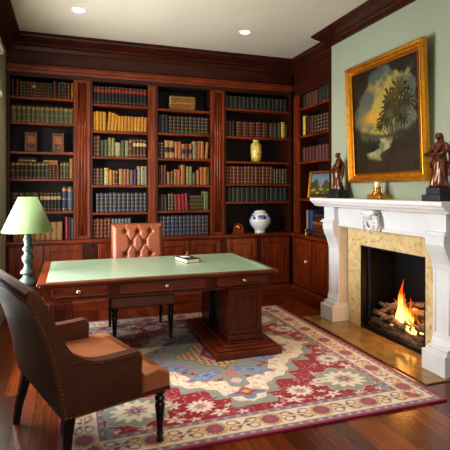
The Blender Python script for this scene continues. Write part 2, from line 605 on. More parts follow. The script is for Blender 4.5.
# ------------------------------------------------------------------ bookcases
YB, BD = 6.11, .31
ZT, ZW = 2.935, .893
FRZ = 3.27
def raised_panel(mb, axis, a0, a1, z0, z1, face, out, fw=.06, d=.012, mat=0):
    """frame-and-panel relief on a vertical face. axis 'x': runs along x facing -y; axis 'y': runs along y facing -x"""
    def bx(u0, u1, w0, w1, o0, o1, bev=.003):
        if axis == 'x':
            mb.box(u0, u1, face-o1, face-o0, w0, w1, mat, bev)
        else:
            mb.box(face-o1, face-o0, u0, u1, w0, w1, mat, bev)
    bx(a0, a0+fw, z0, z1, 0, d)
    bx(a1-fw, a1, z0, z1, 0, d)
    bx(a0+fw, a1-fw, z1-fw, z1, 0, d)
    bx(a0+fw, a1-fw, z0, z0+fw, 0, d)
    g = .018
    bx(a0+fw, a1-fw, z0+fw, z1-fw, -.004, 0, 0)
    bx(a0+fw+g, a1-fw-g, z0+fw+g, z1-fw-g, -.004, d*.7, .006)

BAYS = [  # inner left, inner right, unit left, unit right, shelf heights, words
    (-.685, .051, -.73, .26, (2.674, 2.359, 1.992, 1.657, 1.248)),
    (.284, .999, .26, 1.11, (2.636, 2.287, 1.952, 1.58, 1.221)),
    (1.134, 1.876, 1.11, 2.082, (2.62, 2.295, 1.949, 1.585, 1.231)),
    (2.106, 3.108, 2.082, 3.145, (2.685, 2.283, 1.927, 1.605, 1.348)),
]
BAYW = ['leftmost bookcase', 'second bookcase from left', 'third bookcase from left', 'corner bookcase']
BLAB = ['built-in mahogany bookcase farthest left, holding two face-out leather books and green rows',
        'built-in mahogany bookcase with a row of yellow books, second from the left',
        'built-in mahogany bookcase with stacked gilt books on its top shelf, third from left',
        'dark built-in mahogany bookcase in the corner holding a yellow vase and a porcelain jar']
for k, (xl, xr, ul, ur, sh) in enumerate(BAYS):
    t = empty('bookcase', ((ul+ur)/2, YB, ZW+.007), 0, BLAB[k], 'bookcase', 'built-in bookcases')
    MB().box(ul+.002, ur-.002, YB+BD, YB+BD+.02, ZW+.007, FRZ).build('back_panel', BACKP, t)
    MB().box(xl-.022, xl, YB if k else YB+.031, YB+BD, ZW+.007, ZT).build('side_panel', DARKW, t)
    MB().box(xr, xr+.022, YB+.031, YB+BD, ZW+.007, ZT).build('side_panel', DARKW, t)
    for z in sh:
        m = MB().box(xl, xr, YB+.012, YB+BD, z-.014, z+.014, bev=.004)
        m.box(xl, xr, YB+.004, YB+.02, z-.018, z+.016, bev=.005)
        m.build('shelf', MAHOGH, t)
    fz = MB().box(ul, ur, YB, YB+.03, ZT, FRZ)
    fz.box(ul, ur, YB-.004, YB, ZT+.005, ZT+.05, bev=.003)
    fz.build('frieze', DARKWH, t)
    c = MB()
    c.prism([(YB+.001, 2.985), (YB-.012, 2.985), (YB-.016, 3.01), (YB-.035, 3.03), (YB-.04, 3.05), (YB-.048, 3.055), (YB-.048, 3.075), (YB-.01, 3.085), (YB+.001, 3.1)], 'x', ul, ur)
    c.build('cornice', MAHOGH, t)
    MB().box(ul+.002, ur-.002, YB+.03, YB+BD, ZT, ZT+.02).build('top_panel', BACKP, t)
    # stiles and pilasters
    if k == 0:
        MB().box(ul+.002, xl, YB, YB+.03, ZW+.007, ZT, bev=.003).build('stile', DARKW, t)
    if k in (0, 2):
        p = MB().box(xr, ur, YB, YB+.03, ZW+.007, ZT)
        wv = ur-xr
        p.box(xr+.002, xr+.03, YB-.012, YB, ZW+.007, ZT, bev=.005)
        p.box(ur-.03, ur-.002, YB-.012, YB, ZW+.007, ZT, bev=.005)
        n = 3
        for j in range(n):
            xx = xr+.05+(wv-.1)*(j+.5)/n
            p.tube([(xx, YB-.001, ZW+.05), (xx, YB-.001, ZT-.04)], .016, 10)
        p.build('fluted_pilaster', MAHOG, t)
    elif k == 1:
        p = MB().box(xr, ur, YB, YB+.03, ZW+.007, ZT)
        p.box(xr+.012, ur-.012, YB-.008, YB, ZW+.007, ZT, bev=.004)
        p.build('stile', MAHOG, t)
    else:
        MB().box(xr, 3.145, YB, YB+.03, ZW+.007, ZT).build('stile', DARKW, t)

# right bookcase beside the chimney breast (faces -x)
XR = 3.17
RY0, RY1 = 5.12, 5.92
RSH = (2.696, 2.298, 1.923, 1.39)
t = empty('bookcase', (XR, 5.5, ZW+.007), 0, 'dark built-in bookcase on the right wall beside the fireplace, holding a small landscape', 'bookcase', 'built-in bookcases')
ZTR = 2.915
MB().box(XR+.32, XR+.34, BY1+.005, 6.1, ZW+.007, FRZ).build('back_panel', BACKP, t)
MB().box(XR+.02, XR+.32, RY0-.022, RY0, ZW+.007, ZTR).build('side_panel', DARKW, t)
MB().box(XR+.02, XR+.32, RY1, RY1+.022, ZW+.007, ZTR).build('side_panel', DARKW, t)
for z in RSH:
    m = MB().box(XR+.012, XR+.32, RY0, RY1, z-.014, z+.014, bev=.004)
    m.box(XR+.004, XR+.02, RY0, RY1, z-.018, z+.016, bev=.005)
    m.build('shelf', MAHOGY, t)
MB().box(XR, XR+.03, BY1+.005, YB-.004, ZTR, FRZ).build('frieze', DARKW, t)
MB().prism([(XR+.001, 2.985), (XR-.012, 2.985), (XR-.016, 3.01), (XR-.035, 3.03), (XR-.04, 3.05), (XR-.048, 3.075), (XR-.01, 3.085), (XR+.001, 3.1)], 'y', BY1+.005, YB-.05).build('cornice', DARKW, t)
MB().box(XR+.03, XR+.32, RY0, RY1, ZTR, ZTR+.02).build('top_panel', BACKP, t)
MB().box(XR, XR+.03, BY1+.005, RY0, ZW+.007, ZTR, bev=.003).build('stile', DARKW, t)
p = MB().box(XR, XR+.03, RY1, YB-.004, ZW+.007, ZTR)
p.box(XR-.008, XR, RY1+.02, YB-.03, ZW+.007, ZTR, bev=.004)
p.build('stile', MAHOG, t)

# worktop, one continuous L
wt = MB()
wt.box(XL+.002, XR2-.03, 6.03, 6.44, ZW-.03, ZW+.005, bev=.008)
wt.box(3.086, XR2-.03, BY1+.005, 6.035, ZW-.03, ZW+.005, bev=.008)
wt.box(XL+.002, 3.1, 6.045, 6.06, ZW-.045, ZW-.028, bev=.006)
wt.box(3.1, 3.115, BY1+.005, 6.05, ZW-.045, ZW-.028, bev=.006)
tag(wt.build('worktop', MAHOGH), 'long mahogany cupboard top running under the bookcases and round the corner', 'worktop')

# base cabinets
YC0 = 6.055
def knob(mb, x, y, z, d=(0, -1, 0), r=.014):
    D = Vector(d)
    mb.tube([Vector((x, y, z)), Vector((x, y, z))+D*.012, Vector((x, y, z))+D*.02, Vector((x, y, z))+D*.03, Vector((x, y, z))+D*.036], [r*.8, r*.45, r*.8, r, r*.4], 12)
BASE = [(-.728, .325, ((-.69, -.31), (-.295, .17)), 'behind the green lamp'),
        (.327, 1.085, ((.35, .695), (.71, 1.06)), 'behind the tufted chair'),
        (1.087, 2.05, ((1.115, 1.555), (1.57, 2.0)), 'behind the desk and book, right of the tufted chair'),
        (2.052, 3.084, ((2.093, 2.549), (2.627, 3.07)), 'in the corner under the porcelain jar')]
for (x0, x1, doors, wd) in BASE:
    t = empty('base_cabinet', ((x0+x1)/2, YC0, 0), 0, 'panelled mahogany base cupboard '+wd, 'cabinet', 'base cupboards under the bookcases')
    MB().box(x0, x1, YC0, 6.44, .002, ZW-.046).build('carcass', DARKW, t)
    pl = MB().box(x0, x1, YC0-.04, YC0, .002, .11)
    pl.prism([(YC0, .11), (YC0-.036, .11), (YC0-.03, .125), (YC0-.012, .14), (YC0-.008, .15), (YC0, .152)], 'x', x0, x1)
    pl.build('plinth', MAHOGH, t)
    for j, (a, b) in enumerate(doors):
        dm = MB()
        raised_panel(dm, 'x', a, b, .17, ZW-.055, YC0-.001, 1, .07, .016)
        dr = dm.build('door', MAHOG, t)
        kb = MB()
        knob(kb, b-.03 if j == 0 else a+.03, YC0-.016, .55, r=.011)
        kb.build('knob', KNOBSHADE, dr)
    if x1 < 3:
        kk = MB()
        knob(kk, x1-.05, YC0, .83, r=.018)
        kk.build('escutcheon', KNOBSHADE, t)
t = empty('base_cabinet', (3.11, 5.5, 0), 0, 'panelled two-door mahogany cupboard with a pale knob, right wall beside the white mantel', 'cabinet', 'base cupboards under the bookcases')
XC0 = 3.112
MB().box(XC0, XR2-.03, BY1+.005, YC0-.004, .002, ZW-.046).build('carcass', DARKW, t)
pl = MB().box(XC0-.04, XC0, BY1+.005, YC0-.044, .002, .11)
pl.prism([(XC0, .11), (XC0-.036, .11), (XC0-.03, .125), (XC0-.012, .14), (XC0-.008, .15), (XC0, .152)], 'y', BY1+.005, YC0-.044)
pl.build('plinth', MAHOGY, t)
for j, (a, b) in enumerate(((4.99, 5.525), (5.535, 5.975))):
    dm = MB()
    raised_panel(dm, 'y', a, b, .17, ZW-.055, XC0-.001, 1, .075, .016)
    dr = dm.build('door', MAHOG, t)
    if j == 1:
        kb = MB()
        knob(kb, XC0-.016, a+.03, .54, (-1, 0, 0), .022)
        kb.build('knob', CANDLE, dr)

# ------------------------------------------------------------------ books
BC = dict(
    brown=(84, 44, 26), dbrown=(52, 32, 22), redbrown=(112, 46, 28), red=(140, 34, 34), bred=(168, 36, 44), maroon=(92, 30, 26),
    terra=(118, 56, 40), tan=(186, 138, 76), ochre=(192, 132, 34), yellow=(214, 176, 54), orange=(170, 100, 46), cream=(206, 190, 140),
    olive=(84, 90, 54), dolive=(66, 66, 40), polive=(150, 148, 96), green=(58, 66, 46), dgreen=(38, 46, 38), navy=(44, 58, 84),
    slate=(92, 106, 120), black=(30, 29, 30), grey=(68, 72, 60), pgreen=(170, 176, 140), blue=(42, 84, 160))
BCW = dict(brown='brown leather', dbrown='dark brown leather', redbrown='reddish brown leather', red='red cloth', bred='bright red', maroon='maroon leather',
    terra='terracotta red', tan='tan', ochre='golden yellow', yellow='yellow', orange='orange brown', cream='cream', olive='olive green', dolive='dark olive',
    polive='pale olive', green='dull green', dgreen='dark green', navy='navy blue', slate='slate blue', black='black', grey='grey green', pgreen='pale green', blue='bright blue')
BDK = dict(grey=.62, terra=.68, redbrown=.72, maroon=.75, dbrown=.72, ochre=.86, tan=.78, yellow=.9, cream=.72, pgreen=.7, polive=.76, bred=.86, blue=.86, orange=.86, navy=.82)  # darkening factors: shade inside the shelves is put into the book colours
BMAT = {k: plain('book_'+k, tuple(c*BDK.get(k, .84) for c in v), .5, vary=.22, scale=22., objvar=.16) for k, v in BC.items()}
ORD = ['', 'first', 'second', 'third', 'fourth', 'fifth', 'sixth', 'seventh', 'eighth', 'ninth', 'tenth', 'eleventh', 'twelfth', 'thirteenth', 'fourteenth', 'fifteenth',
       'sixteenth', 'seventeenth', 'eighteenth', 'nineteenth', 'twentieth', 'twenty-first', 'twenty-second', 'twenty-third', 'twenty-fourth']

def book_mesh(t, d, h, style):
    """spine at y=0 facing -y, thickness along x (centred), pages behind"""
    mb = MB()
    c = .0035
    # page block
    mb.box(-t/2+c, t/2-c, .012, d-.006, .004, h-.005, 1)
    # boards
    mb.box(-t/2, -t/2+c, .006, d, 0, h, 0)
    mb.box(t/2-c, t/2, .006, d, 0, h, 0)
    # levels of the spine: (z fraction, material, bulge)
    if style == 'plain':
        lv = [(0, 0, 0), (1, 0, 0)]
    elif style == 'bands':
        lv = [(0, 0, 0)]
        for z in (.1, .3, .5, .7, .88):
            lv += [(z, 2, .002), (z+.03, 0, 0)]
        lv.append((1, 0, 0))
    elif style == 'redtop':
        lv = [(0, 0, 0), (.12, 2, .001), (.14, 0, 0), (.66, 3, .0015), (.86, 0, 0), (.93, 2, .001), (.95, 0, 0), (1, 0, 0)]
    elif style == 'label':
        lv = [(0, 0, 0), (.1, 2, .001), (.13, 0, 0), (.6, 4, .0015), (.78, 0, 0), (.9, 2, .001), (.93, 0, 0), (1, 0, 0)]
    elif style == 'blackmid':
        lv = [(0, 0, 0), (.34, 5, .001), (.62, 0, 0), (1, 0, 0)]
    elif style == 'caps':
        lv = [(0, 0, 0), (.06, 2, .001), (.1, 0, 0), (.46, 2, .001), (.5, 0, 0), (.8, 2, .0015), (.92, 0, 0), (1, 0, 0)]
    n = 6
    for i in range(len(lv)-1):
        z0, mt, bu = lv[i]
        z1 = lv[i+1][0]
        A = [(-(t/2+bu)*math.cos(PI*j/n), .008-(min(.011, t*.32)+bu)*math.sin(PI*j/n), z0*h) for j in range(n+1)]
        B = [(x, y, z1*h) for x, y, z in A]
        mb.loft([A, B], mt, True, False, False)
    # spine end faces
    for z in (0, h):
        A = [(-t/2*math.cos(PI*j/n), .008-min(.011, t*.32)*math.sin(PI*j/n), z) for j in range(n+1)]
        b2 = bmesh.new()
        b2.faces.new([b2.verts.new(p) for p in A])
        mb.add(b2, 0)
    return mb

NB = [0]
def place_book(key, t, d, h, style, M, label, group):
    mb = book_mesh(t, d, h, style)
    me = bpy.data.meshes.new('book')
    mb.bm.to_mesh(me)
    mb.bm.free()
    for m in (BMAT[key], PAPER, GILT, REDLAB, CREAMLAB, BMAT['black']):
        me.materials.append(m)
    o = bpy.data.objects.new('book', me)
    COL.objects.link(o)
    o.matrix_world = M
    NB[0] += 1
    return tag(o, label, 'book', group)

SHW = ['top shelf', 'second shelf down', 'third shelf down', 'fourth shelf down', 'fifth shelf down', 'cupboard top']
BAYG = ['leftmost bookcase', 'second bookcase', 'third bookcase', 'corner bookcase', 'fireside bookcase']

def row(bay, shelf, segs, depth=.17):
    """segs: (position from, position to, count, colour keys, height, style[, lean])  positions run along the bay, see RUL"""
    u0, u1, a0, a1 = RUL[bay]
    z = (list(BAYS[bay][4]) if bay < 4 else list(RSH)+[0])[shelf]+.0165 if not (shelf == 5 or (bay == 4 and shelf == 4)) else ZW+.0055
    cnt = {}
    tot = sum(s[2] for s in segs)
    idx = 0
    for sg in segs:
        s0, s1, n, keys, h, style = sg[:6]
        lean = sg[6] if len(sg) > 6 else 0.
        if isinstance(keys, str): keys = (keys,)
        a = a0+(a1-a0)*(s0-u0)/(u1-u0)
        b = a0+(a1-a0)*(s1-u0)/(u1-u0)
        sgn = 1 if b > a else -1
        wv = [random.uniform(.88, 1.12) for _ in range(n)]
        tw = sum(wv)
        pos = a
        for i in range(n):
            t = abs(b-a)*wv[i]/tw
            ctr = pos+sgn*t/2
            pos += sgn*t
            key = keys[i % len(keys)]
            hh = (h if not isinstance(h, tuple) else h[0]+(h[1]-h[0])*(i/max(1, n-1)))*random.uniform(.985, 1.012)
            idx += 1
            tt = t*.965
            rec = random.uniform(.03, .04)
            if bay < 4:
                M = Matrix.Translation((ctr, YB+rec, z)) @ Matrix.Rotation(lean, 4, 'Y')
            else:
                M = Matrix.Translation((XR+rec, ctr, z)) @ Matrix.Rotation(-PI/2, 4, 'Z') @ Matrix.Rotation(lean, 4, 'Y')
            cnt[key] = cnt.get(key, 0)
            where = SHW[shelf] if not (bay == 4 and shelf == 4) else 'cupboard top'
            side = ORD[idx]+' from the left' if idx <= tot/2+.5 else ('last on the right' if idx == tot else ORD[tot-idx+1]+' from the right')
            lab = f"{BCW[key]} book, {side}, {where} of the {BAYG[bay]}"
            place_book(key, tt, depth*random.uniform(.94, 1.04), hh, style, M, lab, f"books on the {where} of the {BAYG[bay]}")

RUL = {0: (10, 73.5, -.685, .051), 1: (92.5, 148, .284, .999), 2: (158, 210.5, 1.134, 1.876), 3: (226, 289.5, 2.106, 3.108), 4: (299.3, 329.6, 5.92, 5.12)}

# leftmost bookcase
row(0, 0, [(10.5, 13.5, 1, 'maroon', .215, 'plain'), (15, 18, 1, 'redbrown', .21, 'plain'), (18.5, 28.5, 3, 'dbrown', .195, 'bands'), (28.5, 31, 1, 'redbrown', .19, 'bands'),
           (31, 35, 1, 'brown', .195, 'label'), (35, 51.5, 6, 'dbrown', .19, 'bands'), (52, 56, 1, 'redbrown', .215, 'plain'), (57, 60, 1, 'dolive', .21, 'bands'),
           (60.3, 66.5, 2, 'dgreen', .215, 'bands'), (67, 70, 1, 'redbrown', .205, 'bands'), (71, 73.2, 1, 'ochre', .21, 'caps')])
row(0, 1, [(10.3, 73.2, 13, ('olive', 'olive', 'polive', 'olive', 'dolive') if 0 else 'olive', .2, 'caps')])
row(0, 3, [(9.8, 32, 5, ('black', 'dgreen'), .205, 'caps'), (32, 48, 4, ('dgreen', 'green'), .205, 'caps'), (48, 59, 3, 'maroon', .165, 'bands'), (59.5, 69, 3, ('dolive', 'olive'), .21, 'caps'),
           (69.2, 73, 1, 'tan', .26, 'plain')])
row(0, 4, [(10, 38, 4, 'dbrown', .24, 'bands'), (39, 60.5, 6, 'dbrown', .24, 'label'), (61.3, 66.7, 1, 'navy', .31, 'caps'), (67.3, 72.6, 1, 'slate', .31, 'caps')])
row(0, 5, [(12, 62, 9, 'tan', .225, 'plain'), (64.6, 68.3, 1, 'bred', .285, 'plain'), (68.7, 71.2, 1, 'dgreen', .28, 'plain'), (71.3, 73.3, 1, 'slate', .27, 'plain')])
# second bookcase
row(1, 0, [(93, 147.5, 15, 'black', .235, 'redtop')])
row(1, 1, [(93, 106, 4, 'ochre', .25, 'plain'), (106.6, 117, 3, 'ochre', (.255, .225), 'plain', .09), (117.4, 147.6, 9, 'ochre', .205, 'plain', .03)])
row(1, 2, [(93, 100.3, 2, ('redbrown', 'brown'), .27, 'bands'), (100.6, 107.8, 2, ('dolive', 'olive'), .22, 'plain'), (108, 114.7, 2, 'polive', .25, 'caps'), (115, 120.4, 1, 'cream', .19, 'plain'),
           (121, 128.8, 2, ('olive', 'polive'), .22, 'plain'), (129, 133, 1, 'redbrown', .24, 'caps'), (133, 147, 4, 'brown', .24, 'label')])
row(1, 3, [(93, 103.8, 3, ('dbrown', 'brown'), .22, 'bands'), (104, 108.6, 1, 'cream', .225, 'caps'), (109, 112, 1, 'ochre', .2, 'plain'), (112.4, 118, 2, ('orange', 'black'), .195, 'caps'),
           (118.6, 122.8, 1, 'tan', .215, 'bands'), (123, 129.6, 2, 'orange', .21, 'plain'), (130, 133.4, 1, 'slate', .2, 'plain'), (133.7, 137, 1, 'redbrown', .21, 'plain'), (137.5, 147.6, 3, 'pgreen', .25, 'caps')])
row(1, 4, [(96, 147.6, 12, 'navy', .255, 'bands')])
row(1, 5, [(92.8, 111, 5, 'redbrown', .26, 'bands'), (111.4, 131, 6, 'slate', .255, 'bands')])
# third bookcase
row(2, 1, [(158.6, 169, 3, 'black', .245, 'plain'), (169.3, 209.5, 10, 'black', .235, 'bands')])
row(2, 2, [(158.5, 164.3, 2, ('dbrown', 'black'), .22, 'bands'), (165, 174.5, 2, 'tan', .24, 'blackmid'), (174.8, 181.5, 2, 'orange', .23, 'plain'), (181.8, 192.5, 3, ('orange', 'terra', 'orange'), .205, 'blackmid'),
           (193, 197.5, 1, 'polive', .245, 'caps'), (198, 204.6, 2, 'orange', .25, 'plain'), (205.4, 208.4, 1, 'tan', .235, 'plain', .07)])
row(2, 3, [(158.6, 167, 3, 'brown', .265, 'plain'), (167.5, 170.3, 1, 'orange', .175, 'plain'), (171, 174, 1, 'dolive', .19, 'bands'), (174.2, 180.6, 2, 'orange', .215, 'plain'), (181, 185.4, 1, 'orange', .275, 'plain'),
           (186.5, 192.6, 2, 'polive', .255, 'plain'), (193, 196.2, 1, 'olive', .17, 'plain'), (197, 200, 1, 'orange', .21, 'plain'), (200.6, 207.6, 2, 'orange', .25, 'plain'), (208, 210, 1, 'olive', .25, 'plain')])
row(2, 4, [(158.5, 168, 3, 'dbrown', .22, 'plain'), (168.4, 174, 2, 'dolive', .235, 'bands'), (175, 189, 4, 'red', (.225, .235), 'plain', -.05), (204.4, 209.6, 2, ('polive', 'olive'), .26, 'plain')])
row(2, 5, [(159, 209.6, 13, 'navy', .28, 'bands')])
# corner bookcase
row(3, 0, [(226.5, 288.5, 15, 'grey', .18, 'plain')])
row(3, 1, [(226.6, 236, 3, 'dbrown', .22, 'plain'), (237, 269, 5, 'maroon', .225, 'bands'), (270, 278.5, 2, 'dolive', .22, 'plain'), (278.8, 281.4, 1, 'olive', .23, 'plain'), (282, 286, 1, 'yellow', .245, 'label'), (286.6, 289, 1, 'dgreen', .21, 'plain')])
row(3, 2, [], .17)
row(3, 3, [(226.6, 274, 13, 'redbrown', .255, 'bands'), (274.4, 289, 5, 'dgreen', .225, 'bands')])
row(3, 4, [(228, 289, 13, 'grey', .205, 'plain')])
# bookcase by the fireplace
row(4, 0, [(300, 303, 1, 'grey', .19, 'plain'), (303.3, 316, 5, 'redbrown', .195, 'bands'), (316.5, 329, 4, 'grey', .2, 'plain')])
row(4, 1, [(300.3, 303.3, 1, 'yellow', .28, 'plain'), (303.5, 307, 1, 'dgreen', .265, 'plain'), (307.3, 311.4, 1, 'terra', .255, 'plain'), (312, 329, 6, 'dbrown', .245, 'bands')])
row(4, 2, [(300, 329.3, 9, 'terra', .2, 'plain')])

# lying books
def lying(cx, cy, z, L, d, t, key, rz, label, group, style='plain'):
    # spine faces the room, book length along x
    M = Matrix.Translation((cx, cy, z)) @ Matrix.Rotation(rz, 4, 'Z') @ Matrix.Translation((-L/2, 0, t/2)) @ Matrix.Rotation(PI/2, 4, 'Y')
    place_book(key, t, d, L, style, M, label, group)
for i in range(5):
    LW = ['lowest', 'second lowest', 'middle', 'second highest', 'topmost']
    lying(1.495+random.uniform(-.006, .006), YB+.05, 2.637+i*.039, .345, .2, .038, 'orange' if i % 2 else 'tan', 0, f'{LW[i]} book of the gilt stack on the third bookcase top shelf', 'stacked gilt books', 'caps')
for i in range(4):
    LW = ['lowest', 'second lowest', 'second highest', 'topmost']
    lying(1.68, YB+.04, 1.2475+i*.052, .19, .17, .05, 'dolive', 0, f'{LW[i]} dark olive book lying in the third bookcase, fifth shelf down', 'lying dark books in the third bookcase', 'bands')
zt_ = 1.657+.0165+.2075
lying(-.495, YB+.05, zt_, .2, .14, .028, 'tan', 0, 'lower tan book lying on dark books, left side of the leftmost bookcase', 'books lying on the upright row')
lying(-.5, YB+.05, zt_+.03, .19, .135, .03, 'brown', .05, 'upper brown book lying on dark books, left side of the leftmost bookcase', 'books lying on the upright row')
lying(-.22, YB+.045, 1.657+.0165+.17, .165, .13, .03, 'orange', 0, 'lower tan brown book lying on short maroon books in the leftmost bookcase', 'books lying on the upright row')
lying(-.225, YB+.045, 1.657+.0165+.2, .17, .13, .032, 'tan', 0, 'upper tan book lying on short maroon books in the leftmost bookcase', 'books lying on the upright row')

# the two face-out tooled books
for (x, wd) in ((-.455, 'left'), (-.135, 'right')):
    z0 = 1.992+.0165
    wv, hv = .148, .25
    M = Matrix.Translation((x, YB+.06, z0)) @ Matrix.Rotation(R(-4), 4, 'X') @ Matrix.Rotation(R(8 if wd == 'left' else -4), 4, 'Z')
    t = empty('displayed_book', (x, YB+.06, z0), 0, f'tooled brown leather book shown face out on third shelf, {wd} one of two', 'book', 'face-out leather books')
    b = MB().box(-wv/2, wv/2, 0, .045, 0, hv, 0, .004, M)
    b.build('cover', BMAT['brown'], t)
    o = MB()
    for (a, c_) in ((-wv/2+.012, -wv/2+.02), (wv/2-.02, wv/2-.012)):
        o.box(a, c_, -.004, 0, .014, hv-.014, 0, 0, M)
    o.box(-wv/2+.012, wv/2-.012, -.004, 0, .014, .022, 0, 0, M)
    o.box(-wv/2+.012, wv/2-.012, -.004, 0, hv-.022, hv-.014, 0, 0, M)
    o.box(-.045, .045, -.003, 0, hv*.42, hv*.82, 0, .002, M)
    for k in range(7):
        o.ball((random.uniform(-.04, .04), -.003, hv*random.uniform(.15, .85)), .014, 0, 8, M, (1, .3, 1))
    o.build('tooled_ornament', BMAT['orange'], t)

# yellow vase, porcelain jar, clock
o = MB().lathe([(.0, 0), (.062, 0), (.075, .012), (.09, .05), (.098, .12), (.1, .2), (.096, .26), (.078, .285), (.06, .295), (.058, .32), (.066, .332), (.05, .332), (.045, .3), (0, .29)], (2.645, 6.29, 1.9435), 28, M=Matrix.Translation((2.645, 6.29, 0)) @ Matrix.Diagonal((.84, .84, 1, 1)) @ Matrix.Translation((-2.645, -6.29, 0)))
tag(o.build('cylindrical_vase', YVASE, origin=(2.645, 6.29, 1.9435)), 'yellow cylindrical porcelain vase with dark sprigs, third shelf of corner bookcase', 'vase')
JX, JY, JZ = 2.67, 6.2, ZW+.005
t = empty('ginger_jar', (JX, JY, JZ), 0, 'round white porcelain jar with blue floral band on the corner cupboard top', 'jar')
MB().lathe([(0, 0), (.078, 0), (.082, .02), (.074, .035), (.085, .05), (.125, .095), (.155, .155), (.158, .2), (.145, .245), (.115, .28), (.085, .296), (.078, .3), (.07, .3)], (JX, JY, JZ), 32).build('body', JARM, t)
MB().lathe([(.088, .298), (.092, .304), (.088, .318), (.06, .33), (.03, .337), (0, .338)], (JX, JY, JZ), 28).build('lid', WHITEP, t)
KX, KY = 2.305, 6.15
t = empty('mantel_clock', (KX, KY, JZ), 0, 'small arched wooden clock with brass dial left of the porcelain jar', 'clock')
arch = [(-.07, 0.02), (.07, .02), (.07, .1)]+[(.052*math.cos(a), .105+.05*math.sin(a)) for a in [PI*k/10 for k in range(11)]]+[(-.07, .1)]
m = MB().prism([(KX+a, JZ+b) for a, b in arch], 'y', KY-.035, KY+.035, bev=.003)
m.box(KX-.082, KX+.082, KY-.045, KY+.045, JZ, JZ+.022, bev=.004)
m.build('case', MAHOG, t)
m = MB().lathe([(0, 0), (.034, 0), (.036, .004), (.032, .007), (0, .007)], (0, 0, 0), 24, M=Matrix.Translation((KX, KY-.036, JZ+.098)) @ Matrix.Rotation(PI/2, 4, 'X'))
m.build('dial', BRASS, t)

# things on the right cupboard top
zb = ZW+.006
def upright_right(key, y, t, h, label, x=3.25, d=.16):
    M = Matrix.Translation((x, y, zb)) @ Matrix.Rotation(-PI/2, 4, 'Z')
    place_book(key, t, d, h, 'plain', M, label, 'books on the cupboard top beside the fireplace')
upright_right('cream', 5.84, .05, .34, 'cream book standing on the right cupboard top, left of the blue one')
upright_right('black', 5.79, .035, .335, 'black book between the cream and blue books on right cupboard top')
upright_right('blue', 5.73, .07, .335, 'bright blue book standing on the right cupboard top beside the mantel')
for i, (k, dz, L) in enumerate((('brown', .045, .3), ('redbrown', .05, .3), ('terra', .045, .28), ('orange', .05, .3), ('dbrown', .05, .3), ('brown', .05, .27))):
    M = Matrix.Translation((3.22+.01*(i % 2), 5.64, zb+sum((.047, .052, .047, .052, .052, .052)[:i]))) @ Matrix.Rotation(-PI/2, 4, 'Z') @ Matrix.Translation((0, 0, dz/2)) @ Matrix.Rotation(PI/2, 4, 'Y')
    place_book(k, dz, .18, L, 'bands', M, f"{BCW[k]} book in lying stack right of blue book, {['lowest','second lowest','third from bottom','third from top','second highest','topmost'][i]}", 'stack of lying books beside the mantel')
t = empty('brass_candlestick', (3.16, 5.69, zb), 0, 'small polished brass candlestick on the right cupboard top before the books', 'candlestick')
MB().lathe([(0, 0), (.042, 0), (.046, .008), (.04, .02), (.024, .028), (.02, .045), (.034, .06), (.04, .07), (.034, .08), (.03, .07), (0, .066)], (3.16, 5.69, zb), 20).build('foot', BRASS, t)

# small landscape on the right shelf
def frame_parts(t, Wd, Hd, fw, th, M, fmat, fmat2):
    """picture plane local: x across, z up, facing -y, centre at origin"""
    f = MB()
    prof = [(0, 0), (0, th*.7), (fw*.18, th), (fw*.4, th*.9), (fw*.52, th*.55), (fw*.7, th*.6), (fw*.86, th*.35), (fw, th*.2), (fw, 0)]
    rings = []
    for (sx, sz) in ((-1, -1), (1, -1), (1, 1), (-1, 1), (-1, -1)):
        rings.append([(sx*(Wd/2-p), -q, sz*(Hd/2-p)) for p, q in prof])
    f.loft(rings, 0, False, True, False, M)
    fo = f.build('frame', fmat, t)
    s = MB()
    for (sx, sz) in ((0, 1), (0, -1), (1, 0), (-1, 0)):
        if sz:
            s.box(-Wd/2+fw, Wd/2-fw, -th*.42, -.001, sz*(Hd/2-fw-.004)-.005, sz*(Hd/2-fw-.004)+.005, 0, 0, M)
        else:
            s.box(sx*(Wd/2-fw-.004)-.005, sx*(Wd/2-fw-.004)+.005, -th*.42, -.001, -Hd/2+fw, Hd/2-fw, 0, 0, M)
    s.build('inner_slip', fmat2, fo)

def canvas(t, w, h, M, fn, n, mat):
    ny = int(n*h/w)
    s, q = np.meshgrid(np.linspace(0, 1, n), np.linspace(0, 1, ny))
    col = fn(s, q)
    P = np.stack([(s-.5)*w, np.full_like(s, -.006), (q-.5)*h], -1)
    Mn = np.array(M)
    P = P @ Mn[:3, :3].T + Mn[:3, 3]
    return grid_obj('canvas', P, col, mat, t)
PAINTM = attr_mat('oil_paint', .5, .3)
def L3(c): return np.array(lin(c))
def mixc(a, b, f): return a*(1-f[..., None])+b*f[..., None]
def sm(x, a, b):
    x = np.clip((x-a)/(b-a), 0, 1)
    return x*x*(3-2*x)

def small_landscape(s, q):
    sky = mixc(L3((150, 168, 176))+0*s[..., None], L3((96, 118, 140))+0*s[..., None], q)
    n = fbm(s*6, q*6, 3)
    tree = np.maximum(.3+.4*np.exp(-((s-.2)/.2)**4), .3+.42*np.exp(-((s-.8)/.26)**4))+.3*(fbm(s*9, q*9, 17)-.5)
    f = sm(tree-q, -.02, .03)
    green = mixc(L3((44, 56, 30))+0*s[..., None], L3((104, 92, 52))+0*s[..., None], fbm(s*14, q*14, 9))
    c = mixc(sky, green, f)
    g = sm(.33+.05*n-q, 0, .03)
    c = mixc(c, mixc(L3((70, 78, 36))+0*s[..., None], L3((176, 160, 70))+0*s[..., None], sm(fbm(s*9, q*16, 5), .4, .65)), g)
    c = mixc(c, L3((52, 48, 28))+0*s[..., None], sm(.12+.05*n-q, 0, .05))
    red = np.exp(-(((s-.42)/.05)**2+((q-.55)/.1)**2))
    return mixc(c, L3((150, 84, 52))+0*s[..., None], np.clip(red*.8, 0, 1))

